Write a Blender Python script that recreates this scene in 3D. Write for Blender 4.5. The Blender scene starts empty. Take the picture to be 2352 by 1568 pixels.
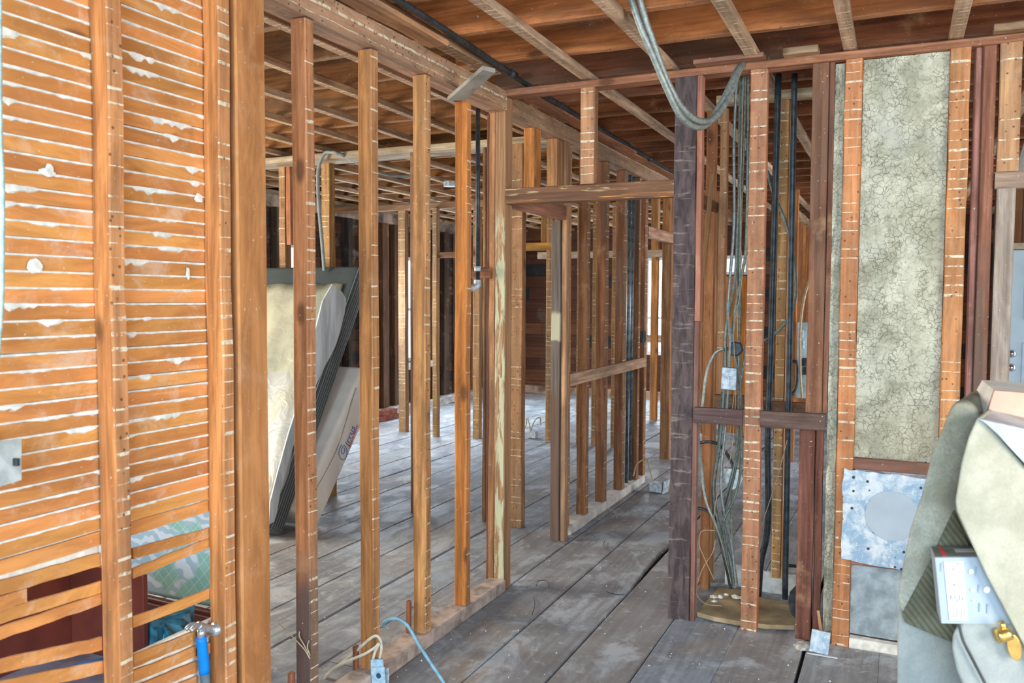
import bpy, bmesh, math, random
from mathutils import Vector, Matrix
rnd = random.Random(7)
S = bpy.context.scene
COL = S.collection
# ------------------------------------------------------------------ camera
F, YAW, PIT, ROL, H = 1934.67, 0.431122, -0.05111, 0.004217, 1.5
cy_, sy_ = math.cos(YAW), math.sin(YAW)
FW = Vector((-sy_*math.cos(PIT), cy_*math.cos(PIT), math.sin(PIT)))
r0 = Vector((cy_, sy_, 0)); u0 = r0.cross(FW)
RT = r0*math.cos(ROL)+u0*math.sin(ROL); UP = -r0*math.sin(ROL)+u0*math.cos(ROL)
EYE = Vector((0, 0, H))
cd = bpy.data.cameras.new('camera'); cam = bpy.data.objects.new('camera', cd); COL.objects.link(cam)
m = Matrix((RT, UP, -FW)).transposed().to_4x4(); m.translation = EYE
cam.matrix_world = m
cd.sensor_width = 36.0; cd.sensor_fit = 'HORIZONTAL'; cd.lens = 36.0*F/2352.0; cd.clip_start = 0.05; cd.clip_end = 200
cd.dof.use_dof = True; cd.dof.focus_distance = 4.3; cd.dof.aperture_fstop = 5.0
S.camera = cam
# ------------------------------------------------------------------ view, world, light
S.view_settings.view_transform = 'Standard'; S.view_settings.look = 'None'
S.view_settings.gamma = 1.0; S.view_settings.use_curve_mapping = False
S.view_settings.exposure = 0.3
S.cycles.use_denoising = True; S.cycles.adaptive_threshold = 0.025
S.cycles.max_bounces = 6; S.cycles.diffuse_bounces = 4; S.cycles.glossy_bounces = 2
S.cycles.transmission_bounces = 3; S.cycles.transparent_max_bounces = 6
S.cycles.sample_clamp_indirect = 4.0
W = bpy.data.worlds.new('sky'); S.world = W; W.use_nodes = True
bg = W.node_tree.nodes['Background']; bg.inputs[0].default_value = (0.80, 0.90, 1.0, 1); bg.inputs[1].default_value = 1.6
def area(name, loc, direction, sx, sy, power, color):
    l = bpy.data.lights.new(name, 'AREA'); l.shape = 'RECTANGLE'; l.size = sx; l.size_y = sy
    l.energy = power; l.color = color
    o = bpy.data.objects.new(name, l); COL.objects.link(o); o.location = loc
    o.rotation_euler = Vector(direction).to_track_quat('-Z', 'Z').to_euler()
    return o
# downward sky lamp at unseen street windows, lamps at visible windows, added fill lamps
area('daylight_street_windows_sky', (0.3, -2.5, 2.2), (-0.05, 1, -0.75), 4.6, 1.0, 250, (0.40, 0.70, 1.0))
area('added_warm_fill', (-0.3, -2.6, 1.5), (-0.25, 1, 0.12), 3.6, 1.6, 100, (1.0, 0.92, 0.80))  # added warm fill for the upper parts, no source in view
area('added_right_fill', (2.7, 0.9, 1.6), (-1, 0.35, -0.05), 2.0, 1.5, 95, (1.0, 0.93, 0.84))  # added fill at an unseen opening, evens out the near room
area('added_left_room_fill', (-5.75, 2.6, 1.5), (1, 0.25, -0.05), 2.4, 1.5, 200, (1.0, 0.89, 0.74))  # added fill for the left room, at a hidden window
area('daylight_window_left_wall', (-5.75, 7.45, 1.45), (1, 0, -0.2), 0.6, 1.2, 60, (0.78, 0.89, 1.0))
area('daylight_second_window_left_wall', (-5.75, 9.7, 1.35), (1, 0, -0.2), 0.8, 1.3, 85, (0.74, 0.87, 1.0))
area('daylight_back_window', (-3.2, 12.2, 1.4), (0, -1, -0.3), 0.5, 1.3, 60, (0.78, 0.89, 1.0))
area('added_kitchen_side_fill', (2.6, 7.5, 1.5), (-1, -0.2, -0.05), 3.0, 1.6, 190, (0.90, 0.94, 1.0))  # added fill at an unseen opening, brightens the far right side

def ray(px, py): return (px-1176)*RT-(py-784)*UP+F*FW
def at(px, py, ax, v):
    """point of the place that the photo shows at (px, py), on the plane ax = v"""
    d = ray(px, py); i = 'xyz'.index(ax); return EYE+d*((v-EYE[i])/d[i])
def atz(px, py, dist):
    d = ray(px, py); return EYE+d*(dist/d.dot(FW))
# ------------------------------------------------------------------ words
ORD = ['first','second','third','fourth','fifth','sixth','seventh','eighth','ninth','tenth','eleventh','twelfth','thirteenth','fourteenth','fifteenth','sixteenth','seventeenth','eighteenth','nineteenth','twentieth']
ORD += ['twenty-'+w for w in ORD[:9]]+['thirtieth']+['thirty-'+w for w in ORD[:9]]+['fortieth']+['forty-'+w for w in ORD[:9]]+['fiftieth']+['fifty-'+w for w in ORD[:9]]+['sixtieth']
CARD = ['one','two','three','four','five','six','seven','eight','nine','ten','eleven','twelve','thirteen','fourteen','fifteen','sixteen','seventeen','eighteen','nineteen','twenty']
CARD += ['twenty-'+w for w in CARD[:9]]+['thirty']+['thirty-'+w for w in CARD[:9]]+['forty']
def tag(o, label=None, cat=None, group=None, kind=None):
    if label: o['label'] = label
    if cat: o['category'] = cat
    if group: o['group'] = group
    if kind: o['kind'] = kind
    return o
# ------------------------------------------------------------------ materials
class NT:
    def __init__(s, name):
        s.m = bpy.data.materials.new(name); s.m.use_nodes = True; s.t = s.m.node_tree
        s.b = s.t.nodes['Principled BSDF']; s.n = s.t.nodes; s.l = s.t.links
    def node(s, ty, **k):
        n = s.n.new(ty)
        for a, v in k.items(): setattr(n, a, v)
        return n
    def put(s, sock, v):
        if hasattr(v, 'is_output') or isinstance(v, bpy.types.NodeSocket): s.l.new(v, sock)
        else:
            if isinstance(v, tuple) and len(v) == 3 and sock.type == 'RGBA': v = (*v, 1)
            sock.default_value = v
    def math(s, op, a, b=0.0, c=None, clamp=False):
        n = s.node('ShaderNodeMath', operation=op); n.use_clamp = clamp
        s.put(n.inputs[0], a); s.put(n.inputs[1], b)
        if c is not None: s.put(n.inputs[2], c)
        return n.outputs[0]
    def vmath(s, op, a, b):
        n = s.node('ShaderNodeVectorMath', operation=op); s.put(n.inputs[0], a); s.put(n.inputs[1], b); return n.outputs[0]
    def mix(s, fac, a, b, mode='MIX'):
        n = s.node('ShaderNodeMix', data_type='RGBA', blend_type=mode); n.clamp_factor = True
        s.put(n.inputs[0], fac); s.put(n.inputs[6], a); s.put(n.inputs[7], b); return n.outputs[2]
    def noise(s, vec, scale, detail=3, rough=0.55, dist=0.0):
        n = s.node('ShaderNodeTexNoise'); s.put(n.inputs['Vector'], vec); n.inputs['Scale'].default_value = scale
        n.inputs['Detail'].default_value = detail; n.inputs['Roughness'].default_value = rough; n.inputs['Distortion'].default_value = dist
        return n.outputs['Fac']
    def step(s, v, lo, hi):
        n = s.node('ShaderNodeMapRange', interpolation_type='SMOOTHSTEP'); s.put(n.inputs[0], v)
        s.put(n.inputs[1], lo); s.put(n.inputs[2], hi); return n.outputs[0]
    def sep(s, v):
        n = s.node('ShaderNodeSeparateXYZ'); s.put(n.inputs[0], v); return n.outputs
    def comb(s, x, y, z):
        n = s.node('ShaderNodeCombineXYZ'); s.put(n.inputs[0], x); s.put(n.inputs[1], y); s.put(n.inputs[2], z); return n.outputs[0]
    def obj(s): return s.node('ShaderNodeTexCoord').outputs['Object']
    def bump(s, h, strength=0.3, d=0.003):
        n = s.node('ShaderNodeBump'); n.inputs['Strength'].default_value = strength; n.inputs['Distance'].default_value = d
        s.put(n.inputs['Height'], h); s.put(s.b.inputs['Normal'], n.outputs[0])
    def fin(s, col, rough=0.8, metal=0.0, spec=0.3):
        s.put(s.b.inputs['Base Color'], col); s.put(s.b.inputs['Roughness'], rough)
        s.b.inputs['Metallic'].default_value = metal; s.b.inputs['Specular IOR Level'].default_value = spec
        return s.m
def plain(name, col, rough=0.7, metal=0.0, var=0.25, scale=12, spec=0.3):
    k = NT(name); v = k.obj(); n = k.noise(v, scale, 4)
    c = k.mix(k.step(n, .3, .7), tuple(x*(1-var) for x in col), tuple(min(1, x*(1+var)) for x in col))
    k.bump(k.noise(v, scale*4, 2), .15, .002)
    return k.fin(c, rough, metal, spec)
WOODS = {}
def wood(axis, face=None, stripe='z', amount=.5, pitch=.0388, dirt=.25, soft=0.0, foot=0.0):
    """timber with grain along axis; face = the paler side, on studs and battens where laths were nailed, with plaster lines and nail holes"""
    key = (axis, face, stripe, amount, dirt, soft, foot)
    if key in WOODS: return WOODS[key]
    k = NT('timber_%s_%s' % (axis, face or 'clean'))
    o = k.obj(); info = k.node('ShaderNodeObjectInfo'); rn = info.outputs['Random']
    off = k.comb(k.math('MULTIPLY', rn, 31.0), k.math('MULTIPLY', rn, 57.0), k.math('MULTIPLY', rn, 83.0))
    v = k.vmath('ADD', o, off)
    sc = {'x': (.7, 16, 16), 'y': (16, .7, 16), 'z': (16, 16, .7)}[axis]
    sc2 = {'x': (.25, 1, 1), 'y': (1, .25, 1), 'z': (1, 1, .25)}[axis]
    g = k.noise(k.vmath('MULTIPLY', v, sc), 2.2, 5, .6, .4)
    g2 = k.noise(k.vmath('MULTIPLY', v, sc), 9.0, 3, .6)
    big = k.noise(k.vmath('MULTIPLY', v, sc2), 3.2, 4, .6)
    gr = k.step(g, .30, .72)
    c = k.mix(gr, (.58, .56, .54), (1.32, 1.34, 1.36))
    if soft: c = k.mix(soft, c, (1.0, 1.0, 1.0))
    c = k.mix(k.math('MULTIPLY', k.step(g2, .55, .75), .8*(1-soft)), c, (.62, .58, .55))
    mot = k.noise(k.vmath('MULTIPLY', v, sc2), 9.0, 5, .7, .8)
    c = k.mix(k.step(mot, .38, .66), k.mix(1.0, c, (.80, .74, .70), 'MULTIPLY'), k.mix(1.0, c, (1.16, 1.14, 1.10), 'MULTIPLY'))
    c = k.mix(1.0, c, info.outputs['Color'], 'MULTIPLY')
    # weathered grey-brown patches and knots
    c = k.mix(k.math('MULTIPLY', k.step(big, .50, .68), dirt*2), c, (.14, .10, .075))
    b2 = k.noise(k.vmath('MULTIPLY', v, sc2), 7.5, 5, .7, .6); c = k.mix(k.math('MULTIPLY', k.step(b2, .55, .70), dirt*1.6), c, (.17, .085, .04))
    pale = k.noise(v, 5.5, 4, .65)
    c = k.mix(k.math('MULTIPLY', k.step(pale, .58, .74), .30), c, (.62, .38, .20))
    vor = k.node('ShaderNodeTexVoronoi'); k.put(vor.inputs['Vector'], k.vmath('MULTIPLY', v, tuple(1.0 if a == 1 else .45 for a in sc2))); vor.inputs['Scale'].default_value = 5
    c = k.mix(k.math('MULTIPLY', k.step(vor.outputs['Distance'], .13, .05), .75), c, (.09, .035, .015))
    if soft:
        sm = k.noise(v, 7.0, 5, .7, .5); c = k.mix(k.math('MULTIPLY', k.step(sm, .52, .72), .55 if soft > .75 else .12), c, (.74, .52, .36))
        kk = k.noise(v, 4.3, 3, .6); c = k.mix(k.math('MULTIPLY', k.step(kk, .30, .22), .7), c, (.30, .10, .03))
    if foot:
        zf = k.math('ADD', k.sep(o)[2], k.math('MULTIPLY', k.noise(v, 5, 3), .5))
        c = k.mix(k.math('MULTIPLY', k.step(zf, foot+.35, foot-.1), .85), c, (.075, .055, .055))
    # white specks of plaster dust
    sp = k.noise(v, 95, 2, .5)
    c = k.mix(k.math('MULTIPLY', k.step(sp, .70, .76), .55), c, (.66, .62, .55))
    h = g
    if face:
        geo = k.node('ShaderNodeNewGeometry'); nn = k.sep(geo.outputs['Normal'])
        ax = 'xyz'.index(face[1]); nv = nn[ax]
        fm = k.step(nv, .6, .8) if face[0] == '+' else k.step(k.math('MULTIPLY', nv, -1.0), .6, .8)
        p = k.sep(o); si = 'xyz'.index(stripe)
        wob = k.math('MULTIPLY', k.math('SUBTRACT', k.noise(v, 14, 2), .5), .010)
        s_ = k.math('DIVIDE', k.math('ADD', p[si], wob), pitch)
        fr = k.math('FRACT', k.math('ADD', s_, 200.3)); cell = k.math('FLOOR', k.math('ADD', s_, 200.3))
        d = k.math('ABSOLUTE', k.math('SUBTRACT', fr, .5))
        wn = k.node('ShaderNodeTexWhiteNoise', noise_dimensions='2D')
        k.put(wn.inputs['Vector'], k.comb(cell, k.math('MULTIPLY', rn, 77.0), 0.0))
        wv = wn.outputs['Value']
        wid = k.math('MULTIPLY_ADD', k.math('POWER', wv, 3.0), .16*amount*1.4, k.math('MULTIPLY', k.noise(v, 40, 2), .06))
        line = k.math('MULTIPLY', k.math('LESS_THAN', d, wid), k.math('GREATER_THAN', wv, 1-min(.92, amount*1.35)))
        ch = k.step(k.noise(v, 34, 4, .7), .38, .56)
        line = k.math('MULTIPLY', k.math('MULTIPLY', line, ch), fm)
        # nail holes between the lines
        vn = k.node('ShaderNodeTexVoronoi'); k.put(vn.inputs['Vector'], v); vn.inputs['Scale'].default_value = 42
        nail = k.math('MULTIPLY', k.step(vn.outputs['Distance'], .24, .10), fm)
        nail = k.math('MULTIPLY', nail, k.math('GREATER_THAN', k.sep(vn.outputs['Color'])[0], .50))
        c = k.mix(k.math('MULTIPLY', fm, k.math('MULTIPLY_ADD', k.noise(v, 18, 4, .7), .55, -.10)), c, (.60, .40, .24))
        c = k.mix(k.math('MULTIPLY', line, .9), c, (.72, .66, .50))
        c = k.mix(k.math('MULTIPLY', nail, .75), c, (.06, .03, .018))
        h = k.math('SUBTRACT', k.math('ADD', g, line), k.math('MULTIPLY', nail, 1.5))
    k.bump(h, .35, .003)
    WOODS[key] = k.fin(c, .78, 0, .25)
    return WOODS[key]
# ------------------------------------------------------------------ mesh helpers
def link(name, me, mat, loc=(0, 0, 0), parent=None, smooth=False):
    o = bpy.data.objects.new(name, me); COL.objects.link(o); o.location = loc
    for mt in (mat if isinstance(mat, (list, tuple)) else [mat]): me.materials.append(mt)
    if parent: o.parent = parent; o.location = Vector(loc)-Vector(parent.get('_o', (0, 0, 0)))
    if smooth:
        for p in me.polygons: p.use_smooth = True
    return o
def mesh(name, verts, faces, mat, parent=None, smooth=False, origin=None):
    vs = [Vector(v) for v in verts]
    if origin is None:
        zs = min(v.z for v in vs)
        origin = Vector((sum(v.x for v in vs)/len(vs), sum(v.y for v in vs)/len(vs), zs))
    origin = Vector(origin)
    me = bpy.data.meshes.new(name); me.from_pydata([v-origin for v in vs], [], faces); me.validate(); me.update()
    bm = bmesh.new(); bm.from_mesh(me); bmesh.ops.recalc_face_normals(bm, faces=bm.faces); bm.to_mesh(me); bm.free()
    return link(name, me, mat, origin, parent, smooth)
def empty(name, loc, label=None, cat=None, group=None):
    o = bpy.data.objects.new(name, None); COL.objects.link(o); o.location = loc; o.empty_display_size = .1
    o['_o'] = tuple(loc); return tag(o, label, cat, group)
def sweep_box(p0, p1, side, up, w, d, segs, jit, ch, r):
    """box swept from p0 to p1 with chamfered edges and small unevenness"""
    verts, faces = [], []
    prof = [(-w+ch, -d), (w-ch, -d), (w, -d+ch), (w, d-ch), (w-ch, d), (-w+ch, d), (-w, d-ch), (-w, -d+ch)]
    for i in range(segs+1):
        t = i/segs; c = p0.lerp(p1, t); bx, by = (r.uniform(-jit, jit), r.uniform(-jit, jit)) if 0 < i < segs else (0, 0)
        for (a, b) in prof:
            verts.append(c+side*(a+bx+r.uniform(-jit, jit)*.5)+up*(b+by+r.uniform(-jit, jit)*.5))
    for i in range(segs):
        for j in range(8):
            a = i*8+j; b = i*8+(j+1) % 8; faces.append((a, b, b+8, a+8))
    faces.append(tuple(range(7, -1, -1))); n = segs*8; faces.append(tuple(range(n, n+8)))
    return verts, faces
def timber(name, label, cat, lo, hi, mat=None, col=(.40, .18, .075), group=None, parent=None, jit=.0016, ch=.004, face=None, stripe='z', amount=.5, dirt=.25):
    lo, hi = Vector(lo), Vector(hi); dims = hi-lo; i = max(range(3), key=lambda a: dims[a]); ax = 'xyz'[i]
    j, k = [a for a in range(3) if a != i]
    p0 = (lo+hi)/2; p1 = p0.copy(); p0[i] = lo[i]; p1[i] = hi[i]
    e = [Vector((1, 0, 0)), Vector((0, 1, 0)), Vector((0, 0, 1))]
    ch = min(ch, dims[j]*.25, dims[k]*.25)
    vs, fs = sweep_box(p0, p1, e[j], e[k], dims[j]/2, dims[k]/2, max(2, min(14, int(dims[i]/.22))), jit, ch, rnd)
    o = mesh(name, vs, fs, mat or wood(ax, face, stripe, amount, dirt=dirt), parent, origin=(p0 if i != 2 else Vector((p0.x, p0.y, lo.z))))
    f = rnd.uniform(.86, 1.14); o.color = (col[0]*f, col[1]*f*rnd.uniform(.96, 1.04), col[2]*f*rnd.uniform(.93, 1.07), 1)
    if label: tag(o, label, cat, group)
    return o
def beam(name, label, cat, a, b, w, d, col=(.40, .18, .075), group=None, mat=None, parent=None, upv=(0, 0, 1), jit=.001):
    """timber from a to b in any direction (local z along the grain)"""
    a, b = Vector(a), Vector(b); dr = (b-a).normalized(); s = dr.cross(Vector(upv)).normalized(); u = s.cross(dr)
    L = (b-a).length
    vs, fs = sweep_box(Vector((0, 0, 0)), Vector((0, 0, L)), Vector((1, 0, 0)), Vector((0, 1, 0)), w/2, d/2, max(2, int(L/.2)), jit, min(.003, d*.2, w*.2), rnd)
    me = bpy.data.meshes.new(name); me.from_pydata(vs, [], fs); me.update()
    o = bpy.data.objects.new(name, me); COL.objects.link(o); me.materials.append(mat or wood('z'))
    mm = Matrix((s, u, dr)).transposed().to_4x4(); mm.translation = a; o.matrix_world = mm
    if parent:
        o.parent = parent; mm.translation = a-Vector(parent.get('_o', (0, 0, 0))); o.matrix_basis = mm
    f = rnd.uniform(.9, 1.1); o.color = (col[0]*f, col[1]*f, col[2]*f, 1)
    if label: tag(o, label, cat, group)
    return o
def box(name, lo, hi, mat, parent=None, label=None, cat=None, group=None, bevel=0.0, seg=2):
    lo, hi = Vector(lo), Vector(hi); c = (lo+hi)/2; c.z = lo.z
    bm = bmesh.new(); bmesh.ops.create_cube(bm, size=1)
    for v in bm.verts: v.co = Vector((v.co.x*(hi.x-lo.x), v.co.y*(hi.y-lo.y), (v.co.z+.5)*(hi.z-lo.z)))
    if bevel: bmesh.ops.bevel(bm, geom=bm.edges[:], offset=bevel, segments=seg, profile=.5, affect='EDGES')
    me = bpy.data.meshes.new(name); bm.to_mesh(me); bm.free()
    o = link(name, me, mat, c, parent)
    if label: tag(o, label, cat, group)
    return o
def catmull(P, n):
    P = [Vector(p) for p in P]; Q = [P[0]*2-P[1]]+P+[P[-1]*2-P[-2]]; out = []
    for i in range(1, len(Q)-2):
        a, b, c, d = Q[i-1:i+3]
        for k in range(n):
            t = k/n; out.append(.5*((2*b)+(c-a)*t+(2*a-5*b+4*c-d)*t*t+(3*b-a-3*c+d)*t**3))
    out.append(P[-1]); return out
def tube(name, pts, r, mat, label=None, cat=None, group=None, parent=None, sides=8, rib=0, n=10, straight=False):
    P = [Vector(p) for p in pts] if straight else catmull(pts, n)
    if rib:                                            # resample finely for the armour's ribs
        L = [0]
        for a, b in zip(P, P[1:]): L.append(L[-1]+(b-a).length)
        step = rib/2; N = max(2, int(L[-1]/step)); Q = []; j = 0
        for i in range(N+1):
            s = L[-1]*i/N
            while j < len(L)-2 and L[j+1] < s: j += 1
            Q.append(P[j].lerp(P[j+1], (s-L[j])/max(1e-9, L[j+1]-L[j])))
        P = Q
    vs, fs = [], []; up = Vector((0.13, .21, .97)).normalized()
    for i, p in enumerate(P):
        t = (P[min(i+1, len(P)-1)]-P[max(i-1, 0)]).normalized()
        a = t.cross(up); a = a.normalized() if a.length > .05 else t.cross(Vector((1, 0, 0))).normalized(); b = t.cross(a)
        rr = r*(1.0 if not rib or i % 2 else .84)
        for k in range(sides):
            an = 2*math.pi*k/sides; vs.append(p+a*math.cos(an)*rr+b*math.sin(an)*rr)
        up = b if abs(b.dot(up)) > .2 and b.dot(up) > 0 else (-b if abs(b.dot(up)) > .2 else up)
    for i in range(len(P)-1):
        for k in range(sides):
            a = i*sides+k; b = i*sides+(k+1) % sides; fs.append((a, b, b+sides, a+sides))
    fs.append(tuple(range(sides))); m_ = (len(P)-1)*sides; fs.append(tuple(range(m_, m_+sides)))
    o = mesh(name, vs, fs, mat, parent, smooth=True)
    if label: tag(o, label, cat, group)
    return o
def prism(name, pts, vec, mat, parent=None, bevel=0.0, seg=3, label=None, cat=None, group=None, sub=0, smooth=False):
    """outline pts (3-D, roughly flat) pushed along vec"""
    pts = [Vector(p) for p in pts]; vec = Vector(vec); o0 = sum(pts, Vector())/len(pts); n = len(pts)
    bm = bmesh.new(); A = [bm.verts.new(p-o0) for p in pts]; B = [bm.verts.new(p+vec-o0) for p in pts]
    bm.faces.new(A); bm.faces.new(B[::-1])
    for i in range(n): bm.faces.new((A[i], B[i], B[(i+1) % n], A[(i+1) % n]))
    bmesh.ops.recalc_face_normals(bm, faces=bm.faces)
    if bevel: bmesh.ops.bevel(bm, geom=bm.edges[:], offset=bevel, segments=seg, profile=.5, affect='EDGES', clamp_overlap=True)
    if sub:
        bmesh.ops.triangulate(bm, faces=[f for f in bm.faces if len(f.verts) > 4])
    me = bpy.data.meshes.new(name); bm.to_mesh(me); bm.free()
    o = link(name, me, mat, o0, parent, smooth)
    if label: tag(o, label, cat, group)
    return o
def hexa(name, front, back, mat, parent=None, bevel=.002, label=None, cat=None):
    f = [Vector(p) for p in front]; b = [Vector(p) for p in back]; o0 = sum(f+b, Vector())/8
    bm = bmesh.new(); V = [bm.verts.new(p-o0) for p in f+b]
    for q in ((0, 1, 2, 3), (7, 6, 5, 4), (0, 4, 5, 1), (1, 5, 6, 2), (2, 6, 7, 3), (3, 7, 4, 0)): bm.faces.new([V[i] for i in q])
    bmesh.ops.recalc_face_normals(bm, faces=bm.faces)
    if bevel: bmesh.ops.bevel(bm, geom=bm.edges[:], offset=bevel, segments=2, profile=.5, affect='EDGES')
    me = bpy.data.meshes.new(name); bm.to_mesh(me); bm.free()
    o = link(name, me, mat, o0, parent)
    if label: tag(o, label, cat)
    return o
# ------------------------------------------------------------------ shared materials
OR = (.52, .215, .065); BR = (.42, .17, .055); DK = (.22, .10, .055); RED = (.27, .095, .055); TAN = (.50, .30, .14); PALE = (.52, .36, .24)
M_iron = plain('black_iron', (.045, .055, .06), .45, .3, .4, 30)
M_flex = plain('steel_armour', (.26, .285, .26), .45, .35, .25, 60)
M_flexgreen = plain('green_grey_armour', (.16, .185, .155), .5, .3, .3, 60)
M_bluecable = plain('blue_grey_cable', (.22, .40, .50), .6, 0, .2, 30)
M_cream_cable = plain('cream_cable', (.55, .50, .38), .65, 0, .2, 30)
M_thincable = plain('tan_wire', (.45, .33, .20), .6, 0, .2, 30)
M_galv = plain('dusty_galvanised_steel', (.50, .56, .58), .55, .3, .35, 40)
M_white = plain('dusty_white_paint', (.66, .68, .66), .7, 0, .2, 20)
M_plaster = plain('old_plaster', (.74, .73, .66), .9, 0, .18, 30)
M_dark = plain('dark_void_timber', (.03, .02, .015), .9, 0, .3, 8)
M_brass = plain('brass', (.80, .52, .16), .3, .9, .15, 30)
M_glass = NT('window_glass')
_t = M_glass.node('ShaderNodeBsdfTransparent'); _g = M_glass.node('ShaderNodeBsdfGlossy'); _g.inputs['Roughness'].default_value = .03
_mx = M_glass.node('ShaderNodeMixShader'); _mx.inputs[0].default_value = .06
M_glass.l.new(_t.outputs[0], _mx.inputs[1]); M_glass.l.new(_g.outputs[0], _mx.inputs[2])
M_glass.l.new(_mx.outputs[0], M_glass.n['Material Output'].inputs[0]); M_glass = M_glass.m

# ================================================================== SETTING
def floor_material():
    k = NT('weathered_floor_boards'); v = k.obj()
    col = k.node('ShaderNodeAttribute', attribute_name='plank').outputs['Color']; pc = k.sep(col)
    off = k.comb(k.math('MULTIPLY', pc[0], 40.0), k.math('MULTIPLY', pc[1], 60.0), 0.0); v2 = k.vmath('ADD', v, off)
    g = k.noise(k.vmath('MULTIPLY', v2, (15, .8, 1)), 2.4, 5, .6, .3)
    c = k.mix(k.step(g, .3, .72), (.25, .28, .315), (.38, .42, .465))  # weathered grey with the blue daylight tint put into the base colour
    bl = k.noise(v2, 2.6, 5, .7, .8); c = k.mix(k.step(bl, .35, .65), k.mix(1.0, c, (.70, .68, .68), 'MULTIPLY'), c)
    c = k.mix(k.math('MULTIPLY', pc[2], .45), c, (.32, .25, .185))
    stain = k.noise(v, 1.1, 5, .62, .6)
    c = k.mix(k.math('MULTIPLY', k.step(stain, .55, .72), .45), c, (.34, .22, .11))
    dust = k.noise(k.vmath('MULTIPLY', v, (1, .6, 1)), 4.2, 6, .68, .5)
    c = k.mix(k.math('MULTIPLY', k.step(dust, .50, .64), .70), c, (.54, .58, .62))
    dust2 = k.noise(v, 17, 5, .7, .3)
    c = k.mix(k.math('MULTIPLY', k.step(dust2, .57, .68), .5), c, (.60, .61, .60))
    dk = k.noise(v, 30, 3, .6)
    c = k.mix(k.math('MULTIPLY', k.step(dk, .68, .76), .55), c, (.08, .06, .05))
    k.bump(k.math('ADD', g, k.math('MULTIPLY', dust2, .5)), .35, .003)
    return k.fin(c, k.mix(k.step(dust, .4, .6), (.55, .55, .55), (.85, .85, .85)), 0, .35)
def build_floor():
    r = random.Random(3); vs, fs, cols = [], [], []; W0 = .2963
    for k in range(-20, 12):
        x0 = -.04+k*W0+r.uniform(-.006, .006)
        y = -3.0+r.uniform(-1.5, 0)
        if k == -5: cuts = [-3.0, 4.9, 9.0, 12.4]
        elif k == -4: cuts = [-3.0, 1.6, 4.92, 12.4]
        else:
            cuts = [-3.0]
            while cuts[-1] < 12.4: cuts.append(min(12.4, cuts[-1]+r.uniform(2.2, 4.6)))
        for a, b in zip(cuts, cuts[1:]):
            cc = (r.random(), r.random(), r.random()**2)
            n = max(1, int((b-a)/.35)); g0, g1 = r.uniform(.0015, .004), r.uniform(.0015, .004); zz = r.uniform(-.003, .002)
            rows = []
            for i in range(n+1):
                yy = a+.0025+(b-a-.005)*i/n
                xl = x0+g0+r.uniform(-.0018, .0018); xr = x0+W0-g1+r.uniform(-.0018, .0018)
                if k == -5 and 4.2 < yy < 4.95: xr -= .028            # broken-out board edge in the doorway
                base = len(vs)
                e = .005
                for (x, z) in ((xl, -.03), (xl, zz-.004), (xl+e, zz), (xr-e, zz), (xr, zz-.004), (xr, -.03)): vs.append((x, yy, z))
                rows.append(base)
            for p, q in zip(rows, rows[1:]):
                for j in range(5): fs.append((p+j, p+j+1, q+j+1, q+j)); cols.append(cc)
            for rr_ in (rows[0], rows[-1]): fs.append(tuple(range(rr_, rr_+6))); cols.append(cc)
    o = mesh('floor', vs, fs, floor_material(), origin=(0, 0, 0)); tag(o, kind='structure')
    at_ = o.data.color_attributes.new('plank', 'FLOAT_COLOR', 'CORNER'); i = 0
    for p, c in zip(o.data.polygons, cols):
        for _ in p.loop_indices: at_.data[i].color = (*c, 1); i += 1
    b = box('floor_underlay', (-6.1, -3, -.06), (3.5, 12.4, -.032), M_dark); b['kind'] = 'structure'
build_floor()
def board_wall_material(name, axis, across, pitch, c1, c2, c3, patch):
    k = NT(name); v = k.obj(); p = k.sep(v); s = k.math('DIVIDE', p['xyz'.index(across)], pitch)
    cell = k.math('FLOOR', s); fr = k.math('FRACT', s)
    along = k.math('FLOOR', k.math('ADD', k.math('MULTIPLY', p['xyz'.index(axis)], .55), k.math('MULTIPLY', cell, .37)))
    wn = k.node('ShaderNodeTexWhiteNoise', noise_dimensions='2D'); k.put(wn.inputs['Vector'], k.comb(cell, along, 0.0))
    sc = [16, 16, 16]; sc['xyz'.index(axis)] = .8
    g = k.noise(k.vmath('ADD', k.vmath('MULTIPLY', v, tuple(sc)), k.comb(0.0, 0.0, k.math('MULTIPLY', cell, 3.1))), 2, 4)
    c = k.mix(k.step(wn.outputs['Value'], .3, .6), c1, c2)
    c = k.mix(k.math('GREATER_THAN', wn.outputs['Value'], .72), c, c3)
    c = k.mix(k.step(g, .3, .8), k.mix(1.0, c, (.6, .6, .6), 'MULTIPLY'), c)
    pn = k.noise(v, 3.5, 5, .68, .4)
    c = k.mix(k.math('MULTIPLY', k.step(pn, .56, .68), patch), c, (.42, .38, .33))
    gap = k.math('LESS_THAN', fr, .035)
    c = k.mix(gap, c, (.012, .009, .007))
    k.bump(k.math('SUBTRACT', g, gap), .4, .006)
    return k.fin(c, .85)
M_wallL = board_wall_material('dark_sheathing_left', 'y', 'z', .14, (.10, .055, .035), (.16, .085, .05), (.06, .05, .05), .55)
M_wallB = board_wall_material('dark_sheathing_back', 'x', 'z', .185, (.10, .036, .018), (.19, .07, .028), (.03, .027, .029), .08)
M_ceil = board_wall_material('brown_roof_boards', 'y', 'x', .15, (.05, .025, .014), (.085, .04, .02), (.04, .022, .015), .05)
M_panel = board_wall_material('knotty_wood_panelling', 'z', 'x', .09, (.26, .12, .05), (.34, .16, .06), (.22, .10, .045), 0)
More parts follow.
